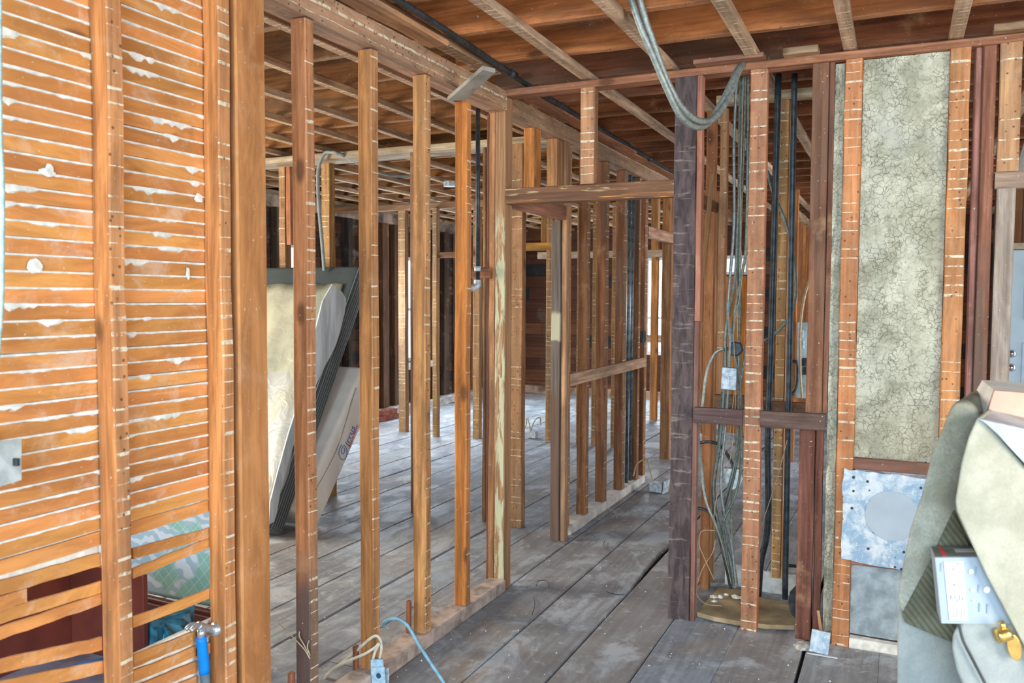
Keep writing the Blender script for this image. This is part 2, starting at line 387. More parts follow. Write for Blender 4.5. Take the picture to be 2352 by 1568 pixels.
def wall_with_holes(name, ax, v, th, a0, a1, z0, z1, holes, mat):
    """upright wall on plane ax=v; holes = [(lo, hi, zlo, zhi)] along the other horizontal axis"""
    vs, fs = [], []
    def bx(s0, s1, c0, c1):
        b = len(vs)
        for t in (v, v+th):
            for (s, z) in ((s0, c0), (s1, c0), (s1, c1), (s0, c1)): vs.append((t, s, z) if ax == 'x' else (s, t, z))
        fs.extend([(b, b+1, b+2, b+3), (b+4, b+7, b+6, b+5), (b, b+4, b+5, b+1), (b+1, b+5, b+6, b+2), (b+2, b+6, b+7, b+3), (b+3, b+7, b+4, b)])
    cur = a0
    for (h0, h1, c0, c1) in sorted(holes):
        bx(cur, h0, z0, z1); bx(h0, h1, z0, c0); bx(h0, h1, c1, z1); cur = h1
    bx(cur, a1, z0, z1)
    return tag(mesh(name, vs, fs, mat, origin=(0, 0, 0)), kind='structure')
wall_with_holes('wall_left', 'x', -6.0, -.14, -3, 12.45, 0, 2.8, [(1.6, 3.6, .8, 2.1), (7.12, 7.76, .78, 2.09), (9.35, 10.15, .64, 2.05)], M_wallL)
wall_with_holes('wall_back', 'y', 12.35, .14, -6.14, 3.4, 0, 2.8, [(-3.5, -2.98, .66, 2.12), (-2.62, -1.98, 1.85, 2.13)], M_wallB)
def window(n, ax, v, a0, a1, z0, z1, rails=(.5,), mull=0):
    w = empty('window_%d' % n, ((v, (a0+a1)/2, z0) if ax == 'x' else ((a0+a1)/2, v, z0))); w['kind'] = 'structure'
    f = .045; t = .05
    def fr(s0, s1, c0, c1, name='window_frame', mt=M_white, tt=t):
        lo = (v-tt/2, s0, c0) if ax == 'x' else (s0, v-tt/2, c0); hi = (v+tt/2, s1, c1) if ax == 'x' else (s1, v+tt/2, c1)
        o = box(name, lo, hi, mt, w); o['kind'] = 'structure'; return o
    fr(a0, a0+f, z0, z1); fr(a1-f, a1, z0, z1); fr(a0+f, a1-f, z0, z0+f); fr(a0+f, a1-f, z1-f, z1)
    for q in rails: fr(a0+f, a1-f, z0+(z1-z0)*q-.015, z0+(z1-z0)*q+.015, 'window_rail')
    for i in range(mull): s = a0+(a1-a0)*(i+1)/(mull+1); fr(s-.015, s+.015, z0+f, z1-f, 'window_rail')
    fr(a0+f, a1-f, z0+f, z1-f, 'window_pane', M_glass, .004)
window(1, 'x', -6.06, 7.12, 7.76, .78, 2.09); window(2, 'x', -6.06, 9.35, 10.15, .64, 2.05)
window(3, 'y', 12.42, -3.5, -2.98, .66, 2.12, (.38,)); window(4, 'y', 12.42, -2.62, -1.98, 1.85, 2.13, ())
window(5, 'x', -6.06, 1.6, 3.6, .8, 2.1, (.5,), 2)  # unseen window, put in to let light into the left room
# rear wall of the near room with its wide street windows, right wall of the house with openings added for light
M_sidewall = board_wall_material('side_sheathing', 'y', 'z', .16, (.20, .10, .05), (.28, .14, .07), (.14, .08, .05), .3)
wall_with_holes('wall_right', 'x', 3.3, .12, -3, 12.45, 0, 2.8, [(-.6, 2.6, .6, 2.3), (5.6, 9.6, .6, 2.3)], M_sidewall)
wall_with_holes('wall_street', 'y', -3.0, -.12, -6.14, 3.4, 0, 2.8, [(-2.4, 2.8, .5, 2.45)], M_sidewall)
o = box('ceiling', (-6.14, -3.1, 2.80), (3.42, 12.5, 2.84), M_ceil); o['kind'] = 'structure'
# plaster and mortar rubble left along the foot of the outer walls
o = timber('trim_1', None, None, (-5.99, 8.2, 0), (-5.80, 12.3, .10), mat=plain('mortar_base', (.52, .50, .48), .9, 0, .45, 9), jit=.012); o['kind'] = 'structure'
o = timber('trim_2', None, None, (-5.9, 12.22, 0), (-1.2, 12.34, .12), mat=plain('old_base_board', (.30, .20, .14), .85, 0, .5, 6), jit=.006); o['kind'] = 'structure'

# ================================================================== CEILING FRAMING
JZ = 2.585
ys = [3.57+.43*i for i in range(-14, 21)]
near0 = 14
def rel(i, what):
    if i < 0: return '%s %s back from the doorway wall towards the camera' % (what, ORD[-i-1])
    if i > 0: return '%s %s beyond the doorway wall' % (what, ORD[i-1])
    if i == 0: return '%s just in front of the doorway wall' % what
for n, y in enumerate(ys):
    i = n-near0
    if y > 12.2: continue
    if y > .9:
        timber('ceiling_joist', rel(i, 'orange-brown right-hand joist,'), 'joist', (-1.93, y-.022, JZ), (3.28, y+.022, JZ+.21), col=(.48, .18, .058) if i < 1 else (.26, .095, .04), group='joists over the right rooms', jit=.0035, dirt=.32, face='-z', stripe='x', amount=.04)  # undersides coloured paler than the sides, joists beyond the doorway coloured darker
    if y > .9:
        timber('ceiling_joist', rel(i, 'brown left-room joist,'), 'joist', (-5.99, y+.024, JZ), (-1.74, y+.066, JZ+.21), col=(.30, .135, .045), group='joists over the left room', jit=.0035, dirt=.32, face='-z', stripe='x', amount=.04)  # undersides coloured paler than the sides
for j, x in enumerate([-1.42, -1.02, -.635, -.245, .153, .55, .95]):
    timber('ceiling_batten', 'plaster-scarred ceiling batten right of the stud wall, %s from the left' % ORD[j], 'batten', (x, .6, JZ-.036), (x+.052, 12.25, JZ-.001), col=PALE, group='battens under the right joists', face='-z', stripe='y', amount=.62, jit=.003)
xs2 = [-2.19-.397*i for i in range(10)]
for j, x in enumerate(xs2):
    timber('ceiling_batten', 'plaster-scarred ceiling batten over the left room, %s from the stud wall' % ORD[j], 'batten', (x-.05, .6, JZ-.036), (x, 12.25, JZ-.001), col=(.46, .31, .19), group='battens under the left joists', face='-z', stripe='y', amount=.6, jit=.003)
# cross bridging between joists (short diagonal pieces)
bx_ = [(-.18, 0), (-.05, -1), (-.92, -1), (-1.55, 0), (.5, -1)]
for q, (x, i) in enumerate(bx_):
    y = 3.57+.43*i
    beam('joist_brace', ['short brace between joists above the insulated panel', 'short brace between joists above the double black pipes', 'short brace between joists above the doorway', 'short brace between joists near the grey board', 'short brace between joists above the grey door post'][q], 'brace', (x, y+.03, JZ+.02), (x+.02, y+.40, JZ+.17), .04, .02, col=(.36, .13, .05), group='bridging between joists')
for q, (x, i) in enumerate([(-3.6, 2), (-4.3, 2), (-4.9, 3), (-3.2, 5), (-3.4, 5), (-4.3, 5)]):
    y = 3.57+.43*i+.045
    beam('joist_brace', 'diagonal brace between joists in the left room, %s counting from the near end' % ORD[q], 'brace', (x, y+.03, JZ+.01), (x+.22, y+.40, JZ+.17), .045, .02, col=(.33, .16, .06), group='bridging between joists')

# ================================================================== LATH WALL (left)
def seq_label(i): return ORD[i]
LY0, LX = .86, -1.8745
M_lath = wood('y', None, 'z', .5, dirt=.05, soft=.8)
LCOL = (.66, .285, .085)
pitch = .0392
zrow = lambda i: 2.50-.0392*i
row = 0
switch_row = int((2.50-1.12)/pitch)
def lath_part(name, label, a, b, w, group, th=.008, col=LCOL):
    """a lath between two points of the plane behind the studs"""
    a, b = Vector(a), Vector(b); segs = 8; vs, fs = [], []
    for i in range(segs+1):
        t = i/segs; c = a.lerp(b, t); wv = w/2*(1+rnd.uniform(-.05, .05)); dz = rnd.uniform(-.0012, .0012)
        for (dx, z) in ((0, -wv), (0, wv), (-th, wv), (-th, -wv)): vs.append((c.x+dx, c.y, c.z+z+dz))
    for i in range(segs):
        for j in range(4): p = i*4+j; q = i*4+(j+1) % 4; fs.append((p, q, q+4, p+4))
    fs.append((0, 1, 2, 3)); n = segs*4; fs.append((n, n+1, n+2, n+3))
    o = mesh(name, vs, fs, M_lath, origin=(a.x, a.y, a.z)); f = rnd.uniform(.82, 1.12)
    o.color = (col[0]*f, col[1]*f*rnd.uniform(.93, 1.07), col[2]*f, 1); tag(o, label, 'lath', group); return o
GL = 'laths nailed behind the left studs'
while True:
    z = zrow(row)-.0196
    if z < .835: break
    d = switch_row-row
    if d > 0: lb = 'orange lath behind the left studs, %s row%s above the wall switch' % (CARD[d-1], '' if d == 1 else 's')
    elif d == 0: lb = 'orange lath behind the left studs, level with the wall switch'
    else: lb = 'orange lath behind the left studs, %s row%s below the wall switch' % (CARD[-d-1], '' if d == -1 else 's')
    lath_part('wall_lath', lb, (LX, LY0, z+rnd.uniform(-.0015, .0015)), (LX, 1.958, z+rnd.uniform(-.0018, .0018)), rnd.uniform(.0335, .0362), GL)
    row += 1
def lp(px, py): return at(px, py, 'x', LX)
broken = [((0, 1351), (232, 1284), .034, 'slightly sagging lath of the left bay above the broken stub'),
 ((306, 1272), (486, 1222), .030, 'lath of the right bay just above the fern-patterned fabric'),
 ((306, 1318), (486, 1244), .028, 'steeply tilted split lath crossing the fern-patterned fabric'),
 ((306, 1430), (486, 1362), .029, 'lone lath sloping across the dark wood moulding'),
 ((0, 1388), (62, 1366), .032, 'broken lath stub at the left edge of the picture'),
 ((0, 1418), (234, 1347), .030, 'upper one of the two touching laths below the broken stub'),
 ((0, 1455), (234, 1375), .028, 'lower one of the two touching laths below the broken stub'),
 ((0, 1530), (235, 1478), .034, 'sagging lath under the dark cabinet opening'),
 ((0, 1580), (238, 1532), .034, 'lowest visible lath of the left bay'),
 ((308, 1518), (452, 1461), .034, 'lath the hammer head hangs beside'),
 ((308, 1554), (452, 1495), .032, 'lath one row below the hammer head'),
 ((308, 1590), (452, 1530), .034, 'lath two rows below the hammer head'),
 ((308, 1628), (452, 1566), .034, 'lath at the bottom edge of the picture beside the hammer'),
 ((450, 1461), (486, 1448), .034, 'short lath end showing right of the hammer head'),
 ((450, 1500), (486, 1487), .032, 'short lath end right of the blue handle')]
for (a, b, w, lb) in broken: lath_part('wall_lath', lb, lp(*a), lp(*b), w, GL)
for i in range(8):
    z = .30-.0392*i
    lath_part('wall_lath', 'low lath below the picture edge, %s row up from the floor' % ORD[7-i], (LX, LY0, z), (LX, 1.958, z), .0335, GL)
# plaster seen between the laths, with keys that squeezed through
def plaster_layer():
    vs, fs = [], []; r = random.Random(11); ny, nz = 90, 1
    x0 = LX-.010
    def strip(z0, z1, y0, y1, x, w=None):
        b = len(vs); vs.extend([(x, y0, z0), (x, y1, z0), (x, y1, z1), (x, y0, z1), (x-.012, y0, z0), (x-.012, y1, z0), (x-.012, y1, z1), (x-.012, y0, z1)])
        fs.extend([(b, b+1, b+2, b+3), (b+4, b+7, b+6, b+5), (b, b+4, b+5, b+1), (b+1, b+5, b+6, b+2), (b+2, b+6, b+7, b+3), (b+3, b+7, b+4, b)])
    strip(.905, 2.52, LY0, 1.96, x0); strip(.83, .905, LY0, 1.52, x0); strip(-.0, .33, LY0, 1.96, x0); strip(.33, .52, 1.56, 1.96, x0)
    return tag(mesh('wall_plaster', vs, fs, M_plaster, origin=(x0, LY0, 0)), 'white plaster coat showing between the orange laths on the left', 'plaster')
plaster_layer()
def keys():
    """ragged plaster keys bulging through the gaps over the lath faces"""
    r = random.Random(5); vs, fs = [], []
    for i in range(42):
        z = zrow(i)
        if z < .93: break
        y = LY0
        while y < 1.95:
            L = r.uniform(.03, .16); amp = r.choice([.0006, .001, .0015, .003, .004]) if r.random() < .55 else .0008
            if r.random() < .10: amp = .009
            if i in (10,) and y < 1.3: amp = .011
            n = max(3, int(L/.012)); b = len(vs)
            for k in range(n+1):
                t = k/n; e = math.sin(math.pi*t)**.5; yy = y+L*t
                up = .0028+amp*.35*e*r.uniform(.5, 1.2); dn = .003+amp*e*r.uniform(.4, 1.8); bul = .002+.35*amp*e
                vs.extend([(LX-.009, yy, z+up), (LX+bul, yy, z+up*.6), (LX+bul, yy, z-dn*.7), (LX-.0005, yy, z-dn), (LX-.009, yy, z-dn*.2)])
            for k in range(n):
                for j in range(4): p = b+k*5+j; fs.append((p, p+1, p+6, p+5))
            y += L
    o = mesh('plaster_keys', vs, fs, M_plaster, origin=(LX, LY0, 0)); tag(o, 'ragged white plaster keys squeezed between the orange laths', 'plaster', kind='stuff')
keys()
for q, (p, w, h) in enumerate([((78, 610), .035, .04), ((430, 628), .012, .035), ((105, 395), .04, .02), ((455, 455), .03, .03), ((113, 390), .02, .03)]):
    c = at(*p, 'x', LX+.004); n = 9; r = random.Random(q)
    pts = [c+Vector((0, math.cos(2*math.pi*k/n)*w*r.uniform(.35, .6), math.sin(2*math.pi*k/n)*h*r.uniform(.35, .6))) for k in range(n)]
    prism('plaster_chip', pts, (.005, 0, 0), M_plaster, label=['flat plaster chip stuck two laths below the first stud knot', 'thin vertical plaster drip in the right lath bay', 'round plaster blob over a lath knot in the left bay', 'plaster lump near the third stud in the right lath bay', 'small plaster crumb above the lath knot'][q], cat='plaster')

# ================================================================== STUD WALL (x = -1.87 .. -1.81)
SX0, SX1, PT = -1.872, -1.81, 2.425
stud_names = ['wide orange stud nearest the camera, in the lath wall', 'second orange lath-wall stud, left of the square post', 'stud right of the square post, black-stained at its foot', 'knotty stud standing behind the loose outlet box', 'light brown stud with a long burn-coloured knot, before the grey-board stud', 'bright orange stud capped by the loose grey board']
cols = [OR, OR, (.42, .17, .07), (.50, .21, .075), (.50, .235, .085), (.58, .22, .05)]
for i, y in enumerate([1.514, 1.893, 2.287, 2.671, 3.063, 3.432]):
    z0 = 0 if i < 2 else .062
    timber('wall_stud', stud_names[i], 'stud', (SX0, y, z0), (SX1, y+.047, PT if i != 5 else 2.395), col=cols[i], group='studs of the left wall', face='+x', amount=[.55, .6, .5, .42, .34, .3][i], jit=.0022, dirt=[.1, .1, .35, .25, .3, .12][i], mat=wood('z', '+x', 'z', .5, dirt=.3, foot=.60) if i == 2 else None)
timber('square_post', 'thick smooth orange square post where the lath wall ends', 'post', (-1.935, 1.962, 0), (-1.808, 2.092, 2.43), mat=wood('z', None, 'z', .5, dirt=.04, soft=.7), col=(.56, .24, .09), jit=.001, ch=.006)
timber('bottom_plate', 'whitened floor plate under the open stud wall', 'plate', (-1.895, 2.095, 0), (-1.80, 3.845, .06), mat=plain('plaster_smeared_plate', (.46, .36, .30), .85, 0, .4, 14), jit=.002)
timber('top_plate', 'plaster-streaked top plate over the open stud wall', 'plate', (-1.905, .8, 2.43), (-1.80, 3.84, 2.53), col=(.38, .22, .13), face='+x', amount=.9, jit=.002)
timber('ceiling_plank', 'long split plank nailed beside the wall plate overhead', 'plank', (-1.785, .8, 2.525), (-1.690, 3.05, 2.547), col=(.46, .24, .12), jit=.004)
timber('ceiling_plank', 'narrow lath-scarred plank between wall plate and split plank', 'plank', (-1.798, .8, 2.548), (-1.725, 3.62, 2.583), col=(.42, .24, .13), face='-z', stripe='y', amount=.5)
tube('iron_pipe', [(-1.635, .8, 2.555), (-1.66, 2.6, 2.565), (-1.70, 3.60, 2.565), (-1.72, 3.97, 2.565), (-1.75, 5.5, 2.57), (-1.80, 8.5, 2.57)], .0135, M_iron, 'long black iron pipe running along the ceiling', 'pipe')
for q, (y, x) in enumerate([(3.70, -1.704), (6.35, -1.765), (4.99, -1.742)]):
    tube('pipe_clip', [(x, y-.03, 2.567), (x, y+.03, 2.567)], .018, M_iron, ['pipe coupling near the grey board', 'pipe coupling beside the dark doorway post', 'pipe coupling behind the cripple stud'][q], 'pipe fitting', straight=True)
# loose grey board on the sixth stud
gb = [at(1027, 222, 'z', 2.40), at(1068, 222, 'z', 2.40), at(1138, 157, 'z', 2.425), at(1108, 150, 'z', 2.425)]
prism('loose_board', gb, (0, 0, -.018), plain('grey_painted_board', (.27, .25, .21), .8, 0, .2, 9), bevel=.002, label='short grey board lying crooked on the stud head', cat='board')
# thin pipe with elbow
vp = empty('drop_pipe', (-1.93, 3.78, 1.55), 'thin vertical pipe with an elbow beside the corner post', 'pipe')
tube('pipe', [(-1.93, 3.78, 2.5), (-1.93, 3.78, 1.575)], .0115, M_iron, parent=vp, straight=True)
tube('elbow', [(-1.93, 3.78, 1.59), (-1.93, 3.775, 1.565), (-1.945, 3.765, 1.553), (-1.972, 3.755, 1.553)], .018, M_galv, parent=vp, sides=12)
tube('coupling', [(-1.93, 3.78, 1.635), (-1.93, 3.78, 1.66)], .018, M_galv, parent=vp, straight=True)
timber('wall_block', 'short block nailed between the last stud and the corner post', 'block', (-1.975, 3.80, 1.60), (-1.88, 3.845, 1.655), col=(.45, .18, .09))
for q, (y, lb) in enumerate([(2.66, 'knotty'), (3.05, 'light brown'), (2.28, 'black-stained')]):
    timber('floor_peg', 'short splint standing against the foot of the %s stud' % lb, 'splint', (-1.895, y-.012, 0), (-1.876, y+.012, .20 if q else .15), col=(.30, .12, .07))

# corner post group
cp = empty('corner_post', (-1.83, 3.87, 0), 'corner post with peeling pale green paint left of the doorway', 'post')
cp['_o'] = (-1.83, 3.87, 0)
k = NT('peeling_green_paint'); v = k.obj(); p = k.sep(v)
nz = k.noise(k.vmath('MULTIPLY', v, (10, 10, 1.6)), 3, 5, .65, .4); msk = k.step(nz, .45, .56)
msk = k.math('MULTIPLY', msk, k.step(p[2], 2.0, 1.80))
geo = k.node('ShaderNodeNewGeometry'); msk = k.math('MULTIPLY', msk, k.step(k.math('MULTIPLY', k.sep(geo.outputs['Normal'])[1], -1.0), .6, .8))
g = k.noise(k.vmath('MULTIPLY', v, (60, 60, 1.5)), 2, 4)
c = k.mix(k.step(g, .3, .7), (.24, .12, .055), (.46, .25, .12)); c = k.mix(msk, c, k.mix(k.noise(v, 3), (.42, .46, .31), (.66, .57, .33)))
k.bump(msk, .4, .002); M_peel = k.fin(c, .75)
o = timber('main_stud', None, None, (-1.868, 3.85, 0), (-1.812, 3.935, 2.505), mat=M_peel, parent=cp, jit=.001)
o = timber('packing_strip', None, None, (-1.905, 3.856, 0), (-1.871, 3.90, 2.45), col=(.45, .22, .11), parent=cp, jit=.003)
o = timber('packing_strip', None, None, (-1.925, 3.87, 0), (-1.907, 3.91, 2.43), col=(.20, .09, .06), parent=cp)

# ================================================================== DOORWAY WALL (y = 3.85)
Y = 3.85
k = NT('scarred_header_timber'); v = k.obj(); g = k.noise(k.vmath('MULTIPLY', v, (1, 18, 18)), 2.4, 5, .6, .4)
c = k.mix(k.step(g, .3, .7), (.10, .048, .026), (.23, .11, .055)); sc_ = k.noise(k.vmath('MULTIPLY', v, (3.2, 30, 30)), 1.7, 4, .6)
zz = k.sep(v)[2]; c = k.mix(k.math('MULTIPLY', k.step(sc_, .56, .64), k.step(zz, -.01, .015)), c, (.50, .36, .18))
sp_ = k.noise(k.vmath('MULTIPLY', v, (2.0, 30, 40)), 1.3, 4, .6); c = k.mix(k.math('MULTIPLY', k.step(sp_, .54, .60), k.step(zz, -.012, -.03)), c, (.62, .26, .06))
k.bump(g, .4, .003); M_hdr = k.fin(c, .8)
timber('top_plate', 'thin reddish top plate over the doorway wall', 'plate', (-1.875, Y-.004, 2.507), (2.6, Y+.09, 2.54), col=(.36, .165, .09), jit=.0015)
timber('door_header', 'horizontal doorway header with pale scars and torn orange splinters', 'header', (-1.812, Y, 1.972), (-.956, Y+.075, 2.05), mat=M_hdr, col=(.25, .115, .05))
timber('wall_stud', 'short cripple stud with even plaster lines above the doorway header', 'stud', (-1.415, Y, 2.05), (-1.345, Y+.06, 2.507), col=(.42, .19, .095), face='-y', amount=.62)
k = NT('blackened_post'); v = k.obj(); g = k.noise(k.vmath('MULTIPLY', v, (9, 9, 2.2)), 4, 5, .65, .8)
c = k.mix(k.step(g, .3, .7), (.045, .032, .033), (.125, .088, .083)); s2 = k.noise(k.vmath('MULTIPLY', v, (4, 4, 26)), 1.6, 3, .6)
c = k.mix(k.math('MULTIPLY', k.step(s2, .60, .68), .32), c, (.42, .38, .30)); k.bump(g, .4, .003); M_black = k.fin(c, .8)
timber('door_post', 'thick blackened post on the right side of the doorway', 'post', (-.957, Y, 0), (-.858, Y+.10, 2.507), mat=M_black, jit=.002, ch=.004)
timber('post_strip', 'upper reddish strip nailed to the blackened post', 'strip', (-.857, Y+.004, 1.40), (-.832, Y+.06, 2.507), col=(.44, .20, .13))
timber('post_strip', 'lower reddish strip nailed to the blackened post', 'strip', (-.857, Y+.008, .0), (-.836, Y+.06, 1.398), col=(.26, .12, .09))
timber('wall_stud', 'reddish stud with plaster lines in the middle of the cable chase', 'stud', (-.622, Y, 0), (-.550, Y+.055, 2.507), col=(.42, .17, .085), face='-y', amount=.45)
timber('wall_stud', 'dark red stud right of the black pipes, above the crossbar', 'stud', (-.364, Y+.01, 1.01), (-.298, Y+.06, 2.507), col=(.24, .11, .065), dirt=.45)
timber('wall_stud', 'narrow dark red strip stud above the crossbar beside the insulation', 'stud', (-.297, Y+.02, 1.01), (-.276, Y+.07, 2.507), col=(.22, .10, .06))
timber('wall_stud', 'dark purple-brown stud below the crossbar', 'stud', (-.386, Y+.004, 0), (-.322, Y+.06, .936), col=(.17, .07, .055), dirt=.4)
timber('wall_stud', 'narrow dark strip stud below the crossbar beside the insulation', 'stud', (-.318, Y+.02, 0), (-.288, Y+.07, .936), col=(.18, .07, .05))
DB = (.13, .085, .075)
timber('crossbar', 'dark crossbar left of the middle chase stud', 'block', (-.84, Y-.036, .936), (-.625, Y-.003, 1.007), col=DB, dirt=.4)
timber('crossbar', 'dark crossbar right of the middle chase stud', 'block', (-.547, Y-.036, .938), (-.279, Y-.003, 1.009), col=DB, dirt=.4)
# insulated bay
k = NT('crumbling_mineral_board'); v = k.obj(); dv = k.vmath('ADD', v, k.vmath('MULTIPLY', k.node('ShaderNodeTexNoise').outputs['Color'], (.05, .05, .05)))
vor = k.node('ShaderNodeTexVoronoi', feature='DISTANCE_TO_EDGE'); nn_ = k.node('ShaderNodeTexNoise'); k.put(nn_.inputs['Vector'], v); nn_.inputs['Scale'].default_value = 22
k.put(vor.inputs['Vector'], k.vmath('ADD', v, k.vmath('MULTIPLY', nn_.outputs['Color'], (.06, .06, .06)))); vor.inputs['Scale'].default_value = 40
crm = k.math('MULTIPLY', k.step(vor.outputs['Distance'], .06, .01), k.step(k.noise(v, 9, 4, .7), .36, .60))
big = k.noise(v, 5.0, 6, .7, .5); c = k.mix(k.step(big, .35, .66), (.34, .33, .235), (.62, .60, .46))
c = k.mix(k.math('MULTIPLY', k.step(k.noise(v, 2.6, 3), .52, .66), .6), c, (.42, .42, .36))
c = k.mix(k.math('MULTIPLY', k.step(k.noise(v, 28, 5, .75), .52, .66), .45), c, (.22, .21, .14)); c = k.mix(k.math('MULTIPLY', crm, .62), c, (.13, .11, .07)); c = k.mix(k.math('MULTIPLY', k.step(k.noise(v, 90, 2), .60, .68), .4), c, (.15, .13, .09))
k.bump(k.math('SUBTRACT', k.noise(v, 60, 4), crm), .6, .006); M_ins = k.fin(c, .95)
def rough_slab(name, lo, hi, label, cat, amp=.004, mat=None, nx=10, nz=34):
    r = random.Random(len(label)); vs, fs = [], []
    for i in range(nx+1):
        for j in range(nz+1):
            vs.append((lo[0]+(hi[0]-lo[0])*i/nx, lo[1]+r.uniform(-amp, amp), lo[2]+(hi[2]-lo[2])*j/nz))
    for i in range(nx):
        for j in range(nz): a = i*(nz+1)+j; fs.append((a, a+nz+1, a+nz+2, a+1))
    b = len(vs); vs += [(lo[0], hi[1], lo[2]), (hi[0], hi[1], lo[2]), (hi[0], hi[1], hi[2]), (lo[0], hi[1], hi[2])]
    fs.append((b, b+3, b+2, b+1))
    fs.append(tuple([b]+[i*(nz+1) for i in range(nx+1)]+[b+1])); fs.append(tuple([b+3]+[i*(nz+1)+nz for i in range(nx+1)]+[b+2]))
    fs.append(tuple([b]+list(range(nz+1))+[b+3])); fs.append(tuple([b+1]+[nx*(nz+1)+j for j in range(nz+1)]+[b+2]))
    return tag(mesh(name, vs, fs, mat or M_ins), label, cat)
rough_slab('insulation_panel', (-.164, Y+.030, .828), (.158, Y+.085, 2.505), 'large crumbling beige insulation panel between the right-hand studs', 'insulation')
rough_slab('insulation_panel', (-.274, Y+.03, 0), (-.236, Y+.085, 2.50), 'narrow upright insulation edge left of the lined stud', 'insulation', nx=3, amp=.007)
rough_slab('insulation_panel', (-.164, Y+.04, .05), (.158, Y+.085, .362), 'bluish lower insulation panel beside the couch', 'insulation', nz=10, mat=plain('daylight_tinted_insulation', (.34, .41, .44), .95, 0, .3, 14))  # grey insulation with the blue of the low daylight put into its colour
timber('wall_stud', 'reddish lined stud left of the large insulation panel', 'stud', (-.233, Y, 0), (-.165, Y+.06, 2.507), col=(.44, .16, .055), face='-y', amount=.5)
timber('wall_stud', 'orange lined stud right of the large insulation panel', 'stud', (.160, Y, 0), (.232, Y+.06, 2.507), col=(.44, .175, .06), face='-y', amount=.5)
timber('wall_stud', 'lighter half of the dark double stud right of the insulation', 'stud', (.249, Y+.03, 0), (.275, Y+.09, 2.507), col=(.34, .16, .12))
timber('wall_stud', 'darker red half of the double stud right of the insulation', 'stud', (.276, Y+.015, 0), (.324, Y+.08, 2.507), col=(.28, .12, .07), dirt=.4)
timber('wall_stud', 'scuffed cripple stud above the pale door header at right', 'stud', (.333, Y, 2.007), (.408, Y+.05, 2.507), col=(.50, .27, .12), face='-y', amount=.35, dirt=.5)
timber('door_header', 'pale grey door header at the right picture edge', 'header', (.329, Y, 1.942), (1.40, Y+.06, 2.006), col=(.45, .34, .26))
timber('door_post', 'weathered grey post under the pale door header', 'post', (.337, Y, 0), (.402, Y+.07, 1.941), col=(.40, .33, .28))
timber('wall_block', 'horizontal rail above the punched metal sheet', 'block', (-.164, Y+.002, .778), (.159, Y+.028, .826), col=(.40, .17, .12))
timber('wall_block', 'horizontal rail below the punched metal sheet', 'block', (-.164, Y+.002, .364), (.159, Y+.030, .415), col=(.42, .19, .14))
timber('bottom_plate', 'crumbly whitened floor plate under the insulated bay', 'plate', (-.163, Y+.002, 0), (.158, Y+.038, .045), mat=M_plaster, jit=.004)
# punched sheet with a round cover
k = NT('blue_white_crusted_sheet'); v = k.obj(); n1 = k.noise(v, 12, 6, .7, .4); n2 = k.noise(v, 45, 4, .7)
c = k.mix(k.step(n1, .4, .62), (.30, .45, .60), (.68, .76, .80)); c = k.mix(k.math('MULTIPLY', k.step(n2, .55, .66), .7), c, (.80, .84, .85))
vr = k.node('ShaderNodeTexVoronoi'); k.put(vr.inputs['Vector'], v); vr.inputs['Scale'].default_value = 30
c = k.mix(k.math('MULTIPLY', k.step(vr.outputs['Distance'], .24, .15), k.math('GREATER_THAN', k.sep(vr.outputs['Color'])[0], .45)), c, (.05, .05, .06))
k.bump(k.math('ADD', n1, n2), .8, .006); M_crust = k.fin(c, .75)
ps = empty('metal_sheet', (-.02, Y-.01, .39), 'blue-white crusted metal sheet with a round grey cover', 'sheet'); r = random.Random(2); pts = []
for (a, b) in (((-.203, .778), (.155, .765)), ((.155, .765), (.150, .36)), ((.150, .36), (-.203, .388)), ((-.203, .388), (-.203, .778))):
    for i in range(12):
        t = i/12; jx, jz = r.uniform(-.004, .004), r.uniform(-.004, .004)
        pts.append((a[0]+(b[0]-a[0])*t+jx, Y-.012, a[1]+(b[1]-a[1])*t+jz))
prism('sheet', pts, (0, .008, 0), M_crust, parent=ps)
cpts = [(-.008+.104*math.cos(2*math.pi*i/40), Y-.017, .596+.106*math.sin(2*math.pi*i/40)) for i in range(40)]
prism('round_cover', cpts, (0, .005, 0), plain('smooth_grey_paint', (.42, .50, .56), .6, 0, .06, 8), parent=ps, bevel=.0015)
# electrical plate and rubble at the foot of the right studs
jb = empty('outlet_box', (-.27, 3.73, 0), 'speckled blue-white outlet plate lying at the foot of the lined stud', 'electrical box')
beam('cover', None, None, (-.275, 3.72, .008), (-.268, 3.735, .098), .075, .012, mat=M_crust, parent=jb, upv=(0, 1, 0))
beam('flange', None, None, (-.32, 3.70, .006), (-.20, 3.70, .006), .01, .004, mat=M_white, parent=jb)
for q, (x, y, s) in enumerate([(-.34, 3.77, .045), (-.315, 3.765, .035), (-.29, 3.79, .03)]):
    bm = bmesh.new(); bmesh.ops.create_icosphere(bm, subdivisions=2, radius=s)
    rr = random.Random(q)
    for vv in bm.verts: vv.co *= rr.uniform(.75, 1.1); vv.co.z = abs(vv.co.z)*.55
    me = bpy.data.meshes.new('mortar_lump'); bm.to_mesh(me); bm.free()
    tag(link('mortar_lump', me, plain('mortar', (.50, .47, .42), .95, 0, .4, 30), (x, y, 0)), ['big mortar lump beside the dark stud foot', 'mortar lump in the middle at the stud foot', 'smallest mortar lump next to the outlet plate'][q], 'rubble')
beam('wood_splinter', 'splinter leaning on the insulation edge by the outlet plate', 'splinter', (-.262, 3.79, 0), (-.29, 3.83, .15), .012, .006, col=(.40, .22, .12))

